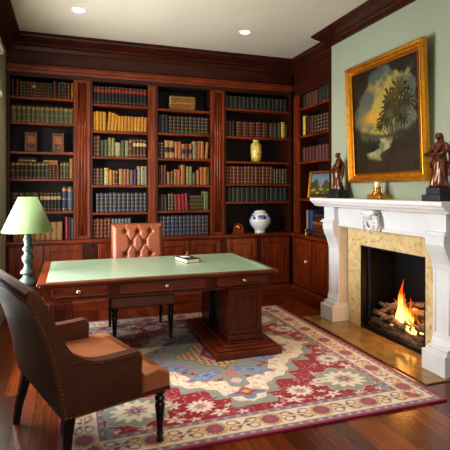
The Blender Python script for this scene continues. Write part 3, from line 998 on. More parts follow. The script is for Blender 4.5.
def big_landscape(s, q):
    z = 0*s[..., None]
    n = fbm(s*5, q*5, 1, 5); n2 = fbm(s*13, q*13, 7, 4)
    sky = mixc(L3((104, 104, 76))+z, L3((82, 90, 80))+z, sm(q, .35, .95))
    cl = sm(fbm(s*4.2+.6*q, q*5.5, 12, 5)+.3*np.exp(-(((s-.5)/.26)**2+((q-.68)/.2)**2)), .56, .78)
    sky = mixc(sky, L3((176, 150, 74))+z, cl*.9)
    sky = mixc(sky, L3((206, 150, 48))+z, np.clip(np.exp(-(((s-.34)/.15)**2+((q-.53)/.06)**2))*1.9*n, 0, 1))
    hill = sm(.38+.03*np.sin(s*7+1)+.05*n-q, 0, .03)
    c = mixc(sky, L3((76, 76, 56))+z, hill)
    land = sm(.31+.05*n-q, 0, .03)
    c = mixc(c, mixc(L3((46, 38, 22))+z, L3((76, 60, 32))+z, n2), land)
    rc = .42+.13*np.sin((.36-q)*24)
    riv = sm(.13-np.abs(s-rc)*np.clip(.6+q, .5, 1)-.25*np.abs(q-.24), 0, .03)*sm(.335-q, 0, .02)*sm(q, .1, .14)
    c = mixc(c, mixc(L3((110, 112, 84))+z, L3((164, 156, 108))+z, sm(n2, .35, .65)), riv)
    isl = sm(.035+.04*n-np.abs(q-.25)-.9*(s-.24)**2, 0, .015)*sm(.44-s, 0, .05)
    c = mixc(c, L3((40, 32, 18))+z, isl)
    for (tx, th_) in ((.2, .06), (.26, .09), (.31, .05), (.16, .05)):
        c = mixc(c, L3((36, 30, 18))+z, sm(.016-np.abs(s-tx)*(.6+.8*n2), 0, .006)*sm(.27+th_-q, 0, .02)*sm(q-.25, 0, .02))
    bank = sm(.19+.22*sm(s, .48, .7)-q+.1*(n-.5), -.01, .05)*sm(s, .46, .56)
    c = mixc(c, mixc(L3((30, 25, 14))+z, L3((58, 44, 23))+z, n2), bank)
    # palms: trunks with radiating fronds
    tr = np.zeros_like(s)
    for (tx, ty, rr, bx0) in ((.6, .66, .15, .62), (.72, .72, .16, .68), (.82, .62, .14, .76), (.5, .5, .12, .58), (.66, .56, .15, .66), (.76, .5, .13, .72), (.56, .58, .12, .6), (.43, .44, .09, .56)):
        dx, dy = s-tx, (q-ty)*1.12
        r_ = np.sqrt(dx*dx+dy*dy); th = np.arctan2(dy+.25*dx*dx*8, dx)
        fr_ = .5+.5*np.cos(th*13+tx*40)
        tr = np.maximum(tr, sm(rr*(.5+.5*fr_)*(.45+1.05*fbm(s*30, q*30, tx*50, 3))-r_, 0, .025))
        xx = bx0+(tx-bx0)*np.clip((q-.3)/(ty-.3), 0, 1)
        tr = np.maximum(tr, sm(.011-np.abs(s-xx), 0, .006)*sm(ty-q, 0, .03)*sm(q-.28, 0, .03))
    c = mixc(c, mixc(L3((32, 30, 16))+z, L3((72, 62, 28))+z, sm(n2, .4, .7)), tr*.92)
    fg = sm(.13+.05*n+.16*np.abs(s-.42)-q, -.01, .05)
    c = mixc(c, mixc(L3((36, 26, 14))+z, L3((70, 48, 24))+z, n2), fg)
    ed = np.maximum(sm(.11+.16*(n2-.5)+.04*np.sin(q*9)+.1*sm(.5-q, 0, .3)-s, 0, .07), sm(s-(.9+.2*(n2-.5)-.12*sm(q, .8, 1)), 0, .06))
    ed = np.maximum(ed, sm(q-(.955+.16*(n2-.5)-.12*sm(s, .5, .8)), 0, .05))
    ed = np.maximum(ed, sm((1-q)+s*.9-.24-.2*n2, .08, -.03))
    c = mixc(c, mixc(L3((30, 24, 14))+z, L3((52, 42, 23))+z, n2), ed)
    return c*.85

Mp = Matrix.Translation((3.31, 5.53, 1.407+.195)) @ Matrix.Rotation(R(-78), 4, 'Z') @ Matrix.Rotation(R(-7), 4, 'X')
t = empty('small_framed_landscape', (3.31, 5.53, 1.407), 0, 'small gilt framed landscape painting leaning on the right bookcase shelf', 'painting')
frame_parts(t, .5, .39, .032, .025, Mp, GOLDF, GOLDD)
MB().box(-.24, .24, -.004, .004, -.185, .185, 0, 0, Mp).build('backing', DARKW, t)
canvas(t, .45, .335, Mp, small_landscape, 90, PAINTM)

# big painting over the mantel: leans slightly forward at the top
PY0, PY1, PZ0, PZ1 = 3.25, 4.455, 1.61, 2.895
PW, PH = PY1-PY0, PZ1-PZ0
Mp = Matrix.Translation((3.035, (PY0+PY1)/2, (PZ0+PZ1)/2)) @ Matrix.Rotation(R(-90), 4, 'Z') @ Matrix.Rotation(R(2.3), 4, 'X')
t = empty('large_framed_painting', (3.035, (PY0+PY1)/2, PZ0), 0, 'large landscape oil painting in a heavy gold frame above the mantel', 'painting')
frame_parts(t, PW, PH, .092, .06, Mp, GOLDF, GOLDD)
MB().box(-PW/2+.03, PW/2-.03, -.004, .008, -PH/2+.03, PH/2-.03, 0, 0, Mp).build('backing', DARKW, t)
canvas(t, PW-.178, PH-.178, Mp, big_landscape, 200, PAINTM)

# ------------------------------------------------------------------ fireplace
tag(MB().box(HX0, XBR-.002, HY0, HY1, .001, .012, bev=.003).build('hearth_slab', HEARTHM), 'polished tan marble hearth slab on the floor before the fire', 'hearth')
t = empty('firebox', (XBR+.2, (FY0+FY1)/2, .002), 0, 'black iron lined firebox holding the log fire', 'firebox')
fb.build('lining', IRON, t)
e = MB()
e.box(XBR-.01, XBR+.03, FY1-.03, FY1-.002, .014, FZ-.004)
e.box(XBR-.01, XBR+.03, FY0+.002, FY0+.012, .014, FZ-.004)
e.box(XBR-.01, XBR+.03, FY0+.012, FY1-.03, FZ-.016, FZ-.003)
e.box(XBR-.012, XBR+.02, FY0+.012, FY1-.03, .014, .05)
e.build('edge_frame', IRON, t)
MB().box(XBR+.06, XBR+.075, FY1-.06, FY1-.03, .016, FZ-.02).build('side_strip', BLUEIRON, t)
MB().box(XR2-.045, XR2-.032, FY0+.03, FY0+.33, .016, FZ-.03).build('back_plate', BLUEIRON, t)

t = empty('fireplace_mantel', (2.9, 3.85, .012), 0, 'white carved fireplace mantel with scrolled legs and yellow marble surround', 'mantel')
XF = 3.07
sr = MB()
sr.box(XF, XBR-.001, FY1, 4.58, .012, 1.15)
sr.box(XF, XBR-.001, 3.09, FY0, .012, 1.15)
sr.box(XF, XBR-.001, FY0, FY1, FZ, 1.15)
sr.build('marble_surround', SIENA, t)
LEGS = ((4.545, 4.78), (2.895, 3.125))
# shelf
s = MB()
s.prism([(XBR-.001, 1.436), (2.772, 1.436), (2.765, 1.43), (2.765, 1.405), (2.772, 1.395), (2.79, 1.39), (2.795, 1.375), (2.825, 1.355), (2.835, 1.34), (2.85, 1.335), (XBR-.001, 1.335)], 'y', 2.83, 4.9, bev=.004)
s.build('shelf', WHITEM, t)
fr = MB()
fr.box(2.945, XBR-.001, 2.9, 4.79, 1.13, 1.336, bev=.004)
fr.box(2.93, 2.946, 3.13, 4.54, 1.115, 1.145, bev=.006)
fr.box(2.937, 2.946, 3.15, 4.53, 1.3, 1.325, bev=.004)
fr.build('frieze', WHITEM, t)
inn = MB()
inn.box(3.03, XF+.004, 4.575, 4.64, .012, 1.14, bev=.004)
inn.box(3.03, XF+.004, 3.045, 3.10, .012, 1.14, bev=.004)
inn.box(3.03, XF+.004, 3.09, 4.6, 1.1, 1.14, bev=.004)
inn.build('inner_slip', WHITEM, t)
for (y0, y1) in LEGS:
    lg = MB()
    prof = [(3.072, 1.15), (2.868, 1.15), (2.862, 1.12), (2.866, 1.07), (2.885, 1.02), (2.915, .965), (2.938, .91), (2.948, .85), (2.95, .75), (2.95, .32), (2.945, .28), (2.93, .25), (2.925, .215), (3.072, .215)]
    lg.prism(prof, 'y', y0+.012, y1-.012, bev=.006)
    # recessed channel lines down the front
    for yy in (y0+.04, y1-.04):
        lg.tube([(2.868, yy, 1.12), (2.872, yy, 1.07), (2.89, yy, 1.02), (2.92, yy, .963), (2.942, yy, .908), (2.95, yy, .85), (2.952, yy, .75), (2.952, yy, .33)], .008, 6)
    l = lg.build('scrolled_leg', WHITEM, t)
    MB().box(2.955, 3.06, y0+.006, y1-.006, .2, 1.13).build('pilaster', GREYM, l)
    c = MB()
    c.box(2.845, XBR-.002, y0-.012, y1+.012, 1.15, 1.165, bev=.004)
    c.box(2.858, XBR-.002, y0-.002, y1+.002, 1.165, 1.185, bev=.006)
    c.box(2.885, XBR-.002, y0+.01, y1-.01, 1.18, 1.34, bev=.004)
    c.build('capital_block', WHITEM, l)
    b = MB()
    b.box(2.85, XBR-.002, y0-.014, y1+.014, .012, .185, bev=.006)
    b.box(2.878, XBR-.002, y0-.002, y1+.002, .185, .2, bev=.005)
    b.box(2.893, XBR-.002, y0+.004, y1-.004, .2, .225, bev=.008)
    b.build('plinth_block', WHITEM, l)
# carved keystone
ky = 3.895
k = MB()
k.prism([(2.95, 1.335), (2.865, 1.33), (2.86, 1.30), (2.872, 1.25), (2.895, 1.2), (2.915, 1.15), (2.95, 1.12)], 'y', ky-.085, ky+.085, bev=.012, seg=3)
for sgn in (-1, 1):
    k.tube([(2.872, ky+sgn*.045, 1.305), (2.868, ky+sgn*.1, 1.3)], .026, 14)
    k.tube([(2.885, ky+sgn*(.09+.03*math.sin(a)), 1.28-.16*a/PI*1.1) for a in [PI*i/8 for i in range(9)]], [.022, .026, .024, .02, .022, .024, .02, .016, .01], 8)
    for i in range(5):
        k.ball((2.878+.006*i, ky+sgn*(.11-.018*i), 1.25-.032*i), .022-.001*i, 0, 8, None, (1, 1.1, .8))
for i in range(9):
    a = PI+PI*i/8
    k.ball((2.88, ky+.06*math.cos(a), 1.2+.07*math.sin(a)), .017, 0, 8)
for i in range(5):
    k.tube([(2.858, ky+(i-2)*.026, 1.325), (2.855, ky+(i-2)*.024, 1.28), (2.872, ky+(i-2)*.018, 1.23)], [.012, .014, .006], 8)
k.build('carved_keystone', WHITEM, t)

# fire: ember bed, logs, flames
ny_, nx_ = 26, 40
yy, xx = np.meshgrid(np.linspace(FY0+.06, FY1-.08, nx_), np.linspace(XBR+.06, XR2-.06, ny_))
hz = .016+.09*np.sin(PI*(yy-FY0)/(FY1-FY0))*np.sin(PI*(xx-XBR-.02)/(XR2-XBR))**.6*(.6+.8*fbm(yy*14, xx*14, 2))
tag(grid_obj('ember_bed', np.stack([xx, yy, hz], -1)[:, ::-1], None, EMBER, None, (3.3, 3.8, .016)), 'bed of glowing embers and ash under the logs', 'embers', None, 'stuff')
LOGS = [  # ends, radius, material, label
    ((3.16, 4.20, .10), (3.20, 3.44, .07), .045, 0, 'long ashy log lying at the front of the fire'),
    ((3.20, 4.22, .19), (3.15, 3.70, .17), .032, 1, 'pale log across the front left of the fire'),
    ((3.16, 4.02, .06), (3.13, 3.42, .055), .036, 0, 'lowest log nearest the hearth edge, right side of the fire'),
    ((3.30, 4.16, .24), (3.26, 3.62, .13), .038, 0, 'thick charred log sloping behind the flames'),
    ((3.34, 4.24, .13), (3.36, 3.48, .15), .05, 0, 'thick dark log at the back of the fire'),
    ((3.24, 4.0, .16), (3.40, 3.46, .33), .036, 0, 'log propped up towards the back right of the fire'),
    ((3.20, 4.14, .2), (3.38, 3.96, .37), .03, 1, 'short branch leaning upright at the fire\'s left'),
    ((3.2, 3.66, .15), (3.28, 3.40, .27), .034, 1, 'short log resting at the right side of the fire'),
    ((3.15, 4.24, .055), (3.22, 4.0, .06), .034, 0, 'stubby log end at the front left corner of the fire'),
    ((3.32, 3.84, .24), (3.36, 3.40, .2), .04, 0, 'dark log low at the back right of the fire'),
    ((3.3, 3.74, .31), (3.35, 3.38, .29), .034, 1, 'ashy log high at the right of the fire, behind the flames'),
    ((3.18, 3.72, .2), (3.24, 3.38, .16), .026, 1, 'thin pale branch in front of the flames at the right'),
    ((3.42, 3.98, .3), (3.38, 3.6, .38), .032, 0, 'dark branch rising at the back of the log pile'),
    ((3.17, 4.1, .14), (3.14, 3.86, .22), .022, 1, 'short broken branch jutting out at front left of the pile'),
    ((3.27, 4.22, .27), (3.33, 3.80, .29), .026, 1, 'thin branch lying across the top of the log pile'),
]
for (a, b, r, mi, lab) in LOGS:
    a = Vector(a); b = Vector(b)
    pts = [a.lerp(b, i/7)+Vector((random.uniform(-1, 1), 0, random.uniform(-1, 1)))*.008 for i in range(8)]
    m = MB().tube(pts, [r*random.uniform(.86, 1.1) for _ in pts], 10)
    # a knot and a broken twig
    c = pts[3]+Vector((-r*.8, 0, r*.3))
    m.tube([pts[3], c, c+Vector((-.015, .03, .03))], [r*.5, r*.35, r*.15], 7)
    tag(m.build('log', [BARK, BARKL][mi]), lab, 'log', 'logs in the fireplace')

def tongue(mb, bx_, by, bz, h, w, sway, ph):
    rings = []
    n = 14
    for i in range(n+1):
        f = i/n
        r = w*(math.sin(PI*min(1, (f*.82+.18)))**.9)*(1-.55*f) if f < 1 else .0008
        cy = by+sway*math.sin(ph+f*4.2)*f
        cx_ = bx_+.02*math.sin(ph*1.7+f*5)*f
        rings.append([(cx_+.4*r*math.cos(2*PI*k/10), cy+r*math.sin(2*PI*k/10)*(1+.12*math.sin(f*11+ph)), bz+h*f) for k in range(10)])
    mb.loft(rings, 0, True)
t = empty('fire', (3.2, 3.74, .12), 0, 'bright orange flames rising from the logs in the fireplace', 'fire')
for (x, y, z, h, w, sw, ph) in ((3.20, 3.80, .14, .50, .055, .05, 0.4), (3.22, 3.75, .13, .36, .06, -.05, 1.2), (3.19, 3.68, .12, .25, .06, .04, 2.2), (3.21, 3.88, .16, .25, .04, .04, 3.1),
                                (3.18, 3.62, .1, .17, .05, -.03, .2), (3.23, 3.56, .13, .14, .04, .03, 4.), (3.17, 3.9, .07, .12, .035, .03, 1.), (3.2, 3.7, .1, .36, .045, -.04, 5.1)):
    m = MB()
    tongue(m, x, y, z, h, w, sw, ph)
    m.build('flame', FLAME, t)

# ------------------------------------------------------------------ statues and chamberstick on the mantel
def figure(t, X, Y, Z, H, face, arms, sway, robe, hair):
    """robed standing figure of height H, base centre X,Y,Z, facing angle face (radians, 0 = +x)"""
    M = Matrix.Translation((X, Y, Z)) @ Matrix.Rotation(face, 4, 'Z') @ Matrix.Diagonal((H*1.2, H*1.22, H, 1))
    m = MB()
    prof = [(0, .135, .115), (.04, .14, .12), (.12, .125, .108), (.25, .112, .098), (.38, .108, .1), (.46, .112, .1), (.54, .1, .083), (.6, .088, .074), (.68, .105, .078), (.74, .118, .078),
            (.79, .125, .07), (.825, .1, .058), (.84, .052, .048), (.858, .04, .04), (.89, .038, .038)]
    rings = []
    n = 28
    for (z, rx, ry) in prof:
        off = sway*math.sin(z*3.4)
        fold = .012*max(0, 1-z/.7)*robe
        ring = []
        for k in range(n):
            a = 2*PI*k/n
            r = 1+(fold/rx)*math.sin(a*9+z*7)+(fold/rx)*.6*math.sin(a*5-z*9)
            ring.append((ry*r*math.cos(a)+.02*math.sin(z*5), rx*r*math.sin(a)+off, z))
        rings.append(ring)
    m.loft(rings, 0, True, M=M)
    hy = sway*math.sin(.9*3.4)
    m.ball((.012, hy, .93), .05, 0, 18, M, (1.02, .86, 1.36))
    m.ball((.03, hy, .905), .036, 0, 12, M, (1., .86, 1.1))
    m.loft([[(.058, hy-.006, .95), (.058, hy+.006, .95), (.05, hy, .955)], [(.074, hy-.011, .917), (.074, hy+.011, .917), (.05, hy, .912)]], 0, True, M=M)
    m.ball((.052, hy, .885), .015, 0, 8, M, (.9, 1, .8))
    m.ball((.058, hy, .902), .009, 0, 8, M, (.8, 1.6, .6))
    for s in (-1, 1):
        m.ball((.05, hy+s*.019, .954), .011, 0, 8, M, (.8, 1.3, .6))
        m.ball((.044, hy+s*.026, .918), .014, 0, 8, M)
        m.ball((.004, hy+s*.044, .925), .013, 0, 8, M, (.8, .5, 1.4))
    for k in range(26):
        a = k*2.399
        zz = 1-k/30
        rr_ = math.sqrt(max(0, 1-(zz-.12)**2))
        if math.cos(a)*rr_ > .72 and zz < .72:
            continue
        m.ball((.004+.05*rr_*math.cos(a)*1.02, hy+.043*rr_*math.sin(a), .935+.058*(zz*.95)), .016, 0, 8, M)
    if hair:
        m.ball((-.055, hy, .925), .03, 0, 10, M)
        m.tube([(-.05, hy, .9), (-.06, hy+.01, .85), (-.07, hy+.02, .78)], [.03, .028, .016], 8, M=M)
    for pts in arms:
        m.tube([(x, y+sway*math.sin(z*3.4), z) for x, y, z in pts], [.042, .04, .036, .03, .022][:len(pts)], 10, M=M)
        e = pts[-1]
        d = (Vector(pts[-1])-Vector(pts[-2])).normalized()
        p0 = Vector((e[0], e[1]+sway*math.sin(e[2]*3.4), e[2]))
        for j in range(4):
            o_ = Vector((0, .009*(j-1.5), .004*j))
            m.tube([p0+o_, p0+o_+d*.03, p0+o_+d*(.05-.004*abs(j-1.5))+Vector((0, 0, -.008))], [.009, .008, .006], 6, M=M)
        m.tube([p0+Vector((0, 0, .012)), p0+d*.02+Vector((0, .01, .028))], [.009, .006], 6, M=M)
    # diagonal drape over the torso and feet under the hem
    m.tube([(.06, .09+sway*.5, .78), (.088, .03+sway*.7, .68), (.1, -.04+sway*.9, .58), (.09, -.1+sway, .48), (.06, -.125+sway*.9, .36)], [.022, .03, .032, .03, .018], 8, M=M)
    m.tube([(-.06, .1+sway*.5, .76), (-.07, .12+sway, .6), (-.05, .135+sway, .4), (-.02, .135+sway*.6, .2)], [.026, .034, .034, .016], 8, M=M)
    for s in (-1, 1):
        m.ball((.115, s*.055, .015), .035, 0, 8, M, (1.5, .8, .6))
    o = m.build('figure', BRONZE, t)
    md = o.modifiers.new('Fuse', 'REMESH')
    md.mode = 'VOXEL'
    md.voxel_size = .0032
    md.use_smooth_shade = True
    sm_ = o.modifiers.new('Soften', 'SMOOTH')
    sm_.factor = .5
    sm_.iterations = 1
    return o

S1 = (2.945, 4.56, 1.436)
t = empty('robed_statuette', S1, 0, 'brown bronze robed statuette on a black base, far left end of the mantel', 'statue', 'bronze statuettes on the mantel')
MB().box(2.865, 3.025, 4.45, 4.68, 1.4365, 1.49, bev=.004).box(2.88, 3.01, 4.47, 4.66, 1.49, 1.53, bev=.004).build('base', BLACKST, t)
figure(t, 2.945, 4.56, 1.53, .43, R(165), [[(0, .11, .775), (.03, .135, .66), (.08, .1, .58), (.125, .03, .6)], [(0, -.11, .775), (.02, -.14, .66), (.07, -.13, .56), (.13, -.09, .5)]], .012, 1., False)
MB().tube([(2.85, 4.585, 1.74), (2.862, 4.6, 1.54)], .007, 8).build('staff', BRONZE, t)
S2 = (2.945, 3.06, 1.436)
t = empty('robed_statuette', S2, 0, 'brown bronze draped female statuette on stepped black base, near right end of mantel', 'statue', 'bronze statuettes on the mantel')
MB().box(2.86, 3.03, 2.945, 3.15, 1.4365, 1.49, bev=.003).box(2.875, 3.015, 2.965, 3.115, 1.49, 1.55, bev=.003).build('base', BLACKST, t)
figure(t, 2.945, 3.04, 1.55, .46, R(185), [[(0, .11, .775), (.03, .14, .66), (.09, .08, .6), (.15, -.02, .61)], [(0, -.11, .775), (.03, -.15, .67), (.1, -.14, .6), (.2, -.1, .6)]], .03, 1., True)

cx0, cy0 = 2.965, 3.88
t = empty('brass_chamberstick', (cx0, cy0, 1.4365), 0, 'gilt brass chamberstick with a short candle in the middle of the mantel', 'candlestick')
b = MB().box(cx0-.055, cx0+.055, cy0-.105, cy0+.105, 1.437, 1.447, bev=.003)
b.box(cx0-.048, cx0+.048, cy0-.095, cy0+.095, 1.447, 1.475, bev=.003)
b.box(cx0-.055, cx0+.055, cy0-.102, cy0+.102, 1.475, 1.484, bev=.003)
b.build('box_base', GOLDF, t)
MB().lathe([(0, 0), (.052, 0), (.056, .008), (.044, .02), (.036, .028), (.036, .06), (.044, .066), (.03, .07), (0, .07)], (cx0, cy0, 1.484), 22).build('cup', BRASS, t)
MB().lathe([(0, .07), (.026, .07), (.026, .125), (.024, .128), (0, .126)], (cx0, cy0, 1.484), 16).build('candle', CANDLE, t)
MB().tube([(cx0, cy0-.045-.028*math.sin(a), 1.484+.045-.032*math.cos(a)) for a in [PI*i/8 for i in range(9)]], .006, 8).build('handle', BRASS, t)

# ------------------------------------------------------------------ rug
RX0, RX1, RY0_, RY1_ = -.07, 2.592, 2.6, 5.47
def rug_colors(X, Y):
    cx_, cy_ = (RX0+RX1)/2, (RY0_+RY1_)/2
    hx, hy = (RX1-RX0)/2, (RY1_-RY0_)/2
    n0 = fbm(X*9, Y*9, 5)
    p = np.abs(X-cx_); q = np.abs(Y-cy_)
    ex, ey = hx-p, hy-q
    e = np.minimum(ex, ey)
    z = 0*X[..., None]
    red, cream, sage = L3((150, 24, 46)), L3((222, 208, 186)), L3((146, 150, 138))
    blue, lilac, mag = L3((116, 134, 164)), L3((142, 112, 124)), L3((146, 34, 72))
    gold, pink, dk = L3((190, 160, 108)), L3((190, 110, 104)), L3((104, 44, 60))
    c = red+z
    # leaf blobs on the red ground
    def blob(c, px, qx, rx, ry, col, ang=0., wob=.18, ph=0., n=6, soft=.012):
        dx, dy = p-px, q-qx
        ca, sa = math.cos(ang), math.sin(ang)
        a, b = (dx*ca+dy*sa)/rx, (-dx*sa+dy*ca)/ry
        r = np.sqrt(a*a+b*b); th = np.arctan2(b, a)
        return mixc(c, col+z, sm(1-r+wob*np.cos(n*th+ph), 0, soft/min(rx, ry)))
    # fine tendrils on the red ground
    tn = np.abs(np.mod(fbm(X*8, Y*8, 21, 3)*4, 1)-.5)
    c = mixc(c, L3((206, 150, 140))+z, sm(.07-tn, 0, .04)*.8)
    d = p*1.02+q+.045*np.sin(9.5*(p-q))+.016*np.sin(31*(p-q))
    c = mixc(c, sage+z, sm(1.13+.06*np.sin(20*(p-q)+1)-d, 0, .012))
    def flower(c, px, qx, s_, ctr, halo=0.):
        if halo:
            c = blob(c, px, qx, .25*halo, .215*halo, L3((206, 180, 160)), .0, .1, 0., 8)
            c = blob(c, px, qx, .24*halo, .205*halo, sage, .0, .1, 0., 8)
        c = blob(c, px, qx, .165*s_, .14*s_, cream, .2, .15, 0., 13)
        c = blob(c, px, qx, .085*s_, .07*s_, L3((182, 146, 138)), .2, .2, .4, 8)
        c = blob(c, px, qx, .045*s_, .04*s_, ctr, .2, .25, .4, 6)
        c = blob(c, px, qx, .018*s_, .016*s_, cream, .2, .1, .4, 6)
        return c
    rs = np.random.RandomState(5)
    for (px, qx, an, s_) in ((.28, 1.08, .3, .9), (.6, 1.09, -.4, .9), (.56, .9, .9, .75), (1.0, .66, 1.3, .9), (1.04, .36, .5, .8), (.86, .56, .8, .75), (.13, 1.12, 0, .6), (.8, 1.13, .1, .6), (1.08, .82, 1.4, .7), (1.07, .16, .2, .7),
                             (.98, 1.12, .8, .5), (.47, 1.12, 0, .55), (1.0, .2, .7, .6), (.68, 1.0, .2, .55), (.66, .72, .8, .6), (.94, .3, .2, .5), (.2, 1.0, .6, .5), (1.06, .52, .3, .5), (.54, 1.02, .3, .5)):
        c = blob(c, px, qx, .075*s_, .042*s_, cream, an, .4, 1., 5)
        c = blob(c, px, qx, .03*s_, .016*s_, pink, an, .2, 1., 5)
    for (px, qx, an) in ((.2, .94, .5), (.52, .74, .8), (.72, .6, -.6), (.9, .38, .7), (.3, .88, .2)):
        c = blob(c, px, qx, .06, .028, red, an, .35, 0., 4)
        c = blob(c, px, qx, .026, .011, L3((214, 150, 140)), an, .3, 0., 4)
    # broad scalloped cream band
    c = mixc(c, pink+z, sm(1.035-d, 0, .008))
    c = mixc(c, cream*1.06+z, sm(1.024-d, 0, .008))
    sq = np.abs(np.mod(fbm(X*9, Y*9, 31, 2)*5, 1)-.5)
    inb = sm(.985-d, 0, .01)
    c = mixc(c, L3((206, 146, 118))+z, .8*sm(.1-sq, 0, .05)*inb)
    c = mixc(c, L3((200, 130, 118))+z, sm(.005-np.abs(d-.99), 0, .004)*.8)
    sp2 = np.sqrt((np.mod(p-q+.06, .12)-.06)**2+(d-.88)**2)
    c = mixc(c, L3((204, 130, 100))+z, sm(.026-sp2, 0, .008)*.8)
    c = mixc(c, cream+z, sm(.012-sp2, 0, .006))
    wv_ = .772+.02*np.sin(28*(p-q))
    c = mixc(c, pink+z, sm(wv_+.012-d, 0, .008))
    c = mixc(c, sage*.96+z, sm(wv_-d, 0, .008))
    # inside the medallion
    for (px, qx, rx, ry, an) in ((.2, .46, .17, .085, .5), (.4, .24, .14, .07, -.6), (.56, .09, .11, .06, .2)):
        c = blob(c, px, qx, rx+.016, ry+.016, L3((196, 128, 118)), an, .18, .5, 5)
        c = blob(c, px, qx, rx, ry, blue, an, .18, .5, 5)
        c = blob(c, px, qx, rx*.62, ry*.55, L3((142, 158, 180)), an, .3, .9, 5)
        c = blob(c, px, qx, rx*.3, ry*.3, L3((88, 98, 130)), an, .3, .5, 5)
    for (px, qx, an) in ((.12, .58, .6), (.36, .36, .8), (.5, .2, .2), (.3, .4, -.4), (.62, .0, 0)):
        c = blob(c, px, qx, .045, .022, red, an, .3, 0., 4)
    d2 = p*1.1+q+.03*np.sin(16*(p-q))
    c = mixc(c, dk+z, sm(.4-d2, 0, .01))
    c = mixc(c, gold*1.1+z, sm(.385-d2, 0, .01))
    c = mixc(c, L3((132, 44, 66))+z, sm(np.sin(58*(p+q))*np.sin(58*(p-q)), .1, .35)*sm(.37-d2, 0, .02)*sm(d2-.2, 0, .02))
    c = mixc(c, L3((142, 40, 60))+z, sm(.19-d2, 0, .01))
    c = mixc(c, blue+z, sm(.1-d2, 0, .01))
    # stem from tip towards the centre and the star at the tip
    c = mixc(c, L3((190, 110, 104))+z, sm(.018-np.abs(p-.03*np.sin(q*16)), 0, .006)*sm(.84-q, 0, .02)*sm(q-.4, 0, .02))
    c = blob(c, 0, .63, .05, .055, L3((206, 180, 176)), 0, .1, 0, 4)
    c = blob(c, 0, .87, .13, .08, blue, 0, .3, 0., 4)
    c = blob(c, 0, .845, .085, .06, L3((176, 66, 60)), 0, .25, 0., 4)
    c = blob(c, 0, .835, .04, .03, gold*1.15, 0, .2, 0., 4)
    # corner flower and companions
    c = flower(c, .83, .88, 1., L3((122, 84, 130)), 1.)
    c = flower(c, .39, .96, .62, L3((200, 110, 80)))
    c = flower(c, .95, .46, .6, L3((122, 84, 130)), .5)
    c = flower(c, .62, .85, .36, L3((176, 90, 90)))
    c = blob(c, 1.05, 1.1, .07, .06, L3((136, 150, 164)), .8, .2, 0, 5)
    c = blob(c, 1.05, 1.1, .03, .025, lilac, .8, .2, 0, 5)
    # borders, from the edge inwards
    bw = .285
    c = mixc(c, lilac+z, sm(bw-e, 0, .004))
    sp_ = np.sin(np.where(ex < ey, q, p)*75)
    c = mixc(c, L3((182, 160, 158))+z, sm(bw-.008-e, 0, .003)*sm(e-(bw-.036), 0, .003)*sm(sp_, .1, .4))
    c = mixc(c, cream*.98+z, sm(bw-.042-e, 0, .004))
    # border rosettes, evenly set along each side, with scrolling vines between
    al = np.where(ex < ey, q, p)
    ac = e-.155
    L_ = .385
    k = np.round(al/L_)
    da = al-k*L_
    r = np.sqrt((da/1.1)**2+ac**2); th = np.arctan2(ac, da)
    vine = np.abs(ac-.05*np.sin(2*PI*al/L_*1.0))
    c = mixc(c, L3((182, 128, 100))+z, sm(.011-vine, 0, .006)*sm(.235-e, 0, .005)*sm(e-.075, 0, .005)*.9)
    for sg in (-1, 1):
        rr = np.sqrt(((np.abs(da)-.125)/1.3)**2+(ac-sg*.035)**2)
        c = mixc(c, L3((176, 112, 84))+z, sm(.034-rr, 0, .006)*sm(rr-.018, 0, .006))
        rr = np.sqrt(((np.abs(da)-.165)/1.)**2+(ac+sg*.02)**2)
        c = mixc(c, L3((136, 84, 104))+z, sm(.017-rr, 0, .006))
    c = mixc(c, L3((206, 164, 118))+z, sm(.082+.004*np.cos(8*th)-r, 0, .008))
    c = mixc(c, L3((140, 88, 112))+z, sm(.058+.005*np.cos(12*th)-r, 0, .006))
    c = mixc(c, L3((190, 80, 70))+z, sm(.026-r, 0, .006))
    c = mixc(c, lilac+z, sm(.066-e, 0, .004))
    c = mixc(c, L3((186, 166, 164))+z, sm(.058-e, 0, .003)*sm(e-.03, 0, .003)*sm(np.sin(al*85), .1, .4))
    c = mixc(c, mag+z, sm(.022-e, 0, .004))
    # woven mottling
    return c*(.86+.28*fbm(X*40, Y*40, 11)[..., None])
nx, ny = 460, 500
X, Y = np.meshgrid(np.linspace(RX0, RX1, nx), np.linspace(RY0_, RY1_, ny))
RUGM = attr_mat('wool_pile', .95, .1, .2, .5, 260.)
t = empty('persian_rug', ((RX0+RX1)/2, (RY0_+RY1_)/2, .001), 0, 'red and cream floral medallion wool rug under the desk and chairs', 'rug')
P = np.stack([X, Y, np.full_like(X, .013)], -1)
grid_obj('pile', P, rug_colors(X, Y), RUGM, t)
MB().box(RX0, RX1, RY0_, RY1_, .001, .0125).build('bound_edge', plain('rug_binding', (146, 34, 72), .9), t)
RZ = .0135

# ------------------------------------------------------------------ desk
DX0, DX1, DY0, DY1, DZ = -.25, 1.895, 3.95, 5.2, .77
t = empty('partners_desk', ((DX0+DX1)/2, (DY0+DY1)/2, RZ), 0, 'large mahogany pedestal desk with pale green leather top, standing on the rug', 'desk')
tp = MB()
tp.box(DX0, DX1, DY0, DY1, DZ-.022, DZ, bev=.008, seg=2)
tp.box(DX0+.02, DX1-.02, DY0+.02, DY1-.02, DZ-.036, DZ-.02, bev=.006)
tp = tp.build('desktop', DESKW, t)
lm = MB().box(DX0+.07, DX1-.045, DY0+.045, DY1-.045, DZ-.002, DZ+.0025)
li = lm.build('leather_inset', GREENL, t)
gl = MB()
a0, a1, b0, b1 = DX0+.11, DX1-.085, DY0+.085, DY1-.085
for (x0, x1, y0, y1) in ((a0, a1, b0, b0+.006), (a0, a1, b1-.006, b1), (a0, a0+.006, b0, b1), (a1-.006, a1, b0, b1)):
    gl.box(x0, x1, y0, y1, DZ+.002, DZ+.0032)
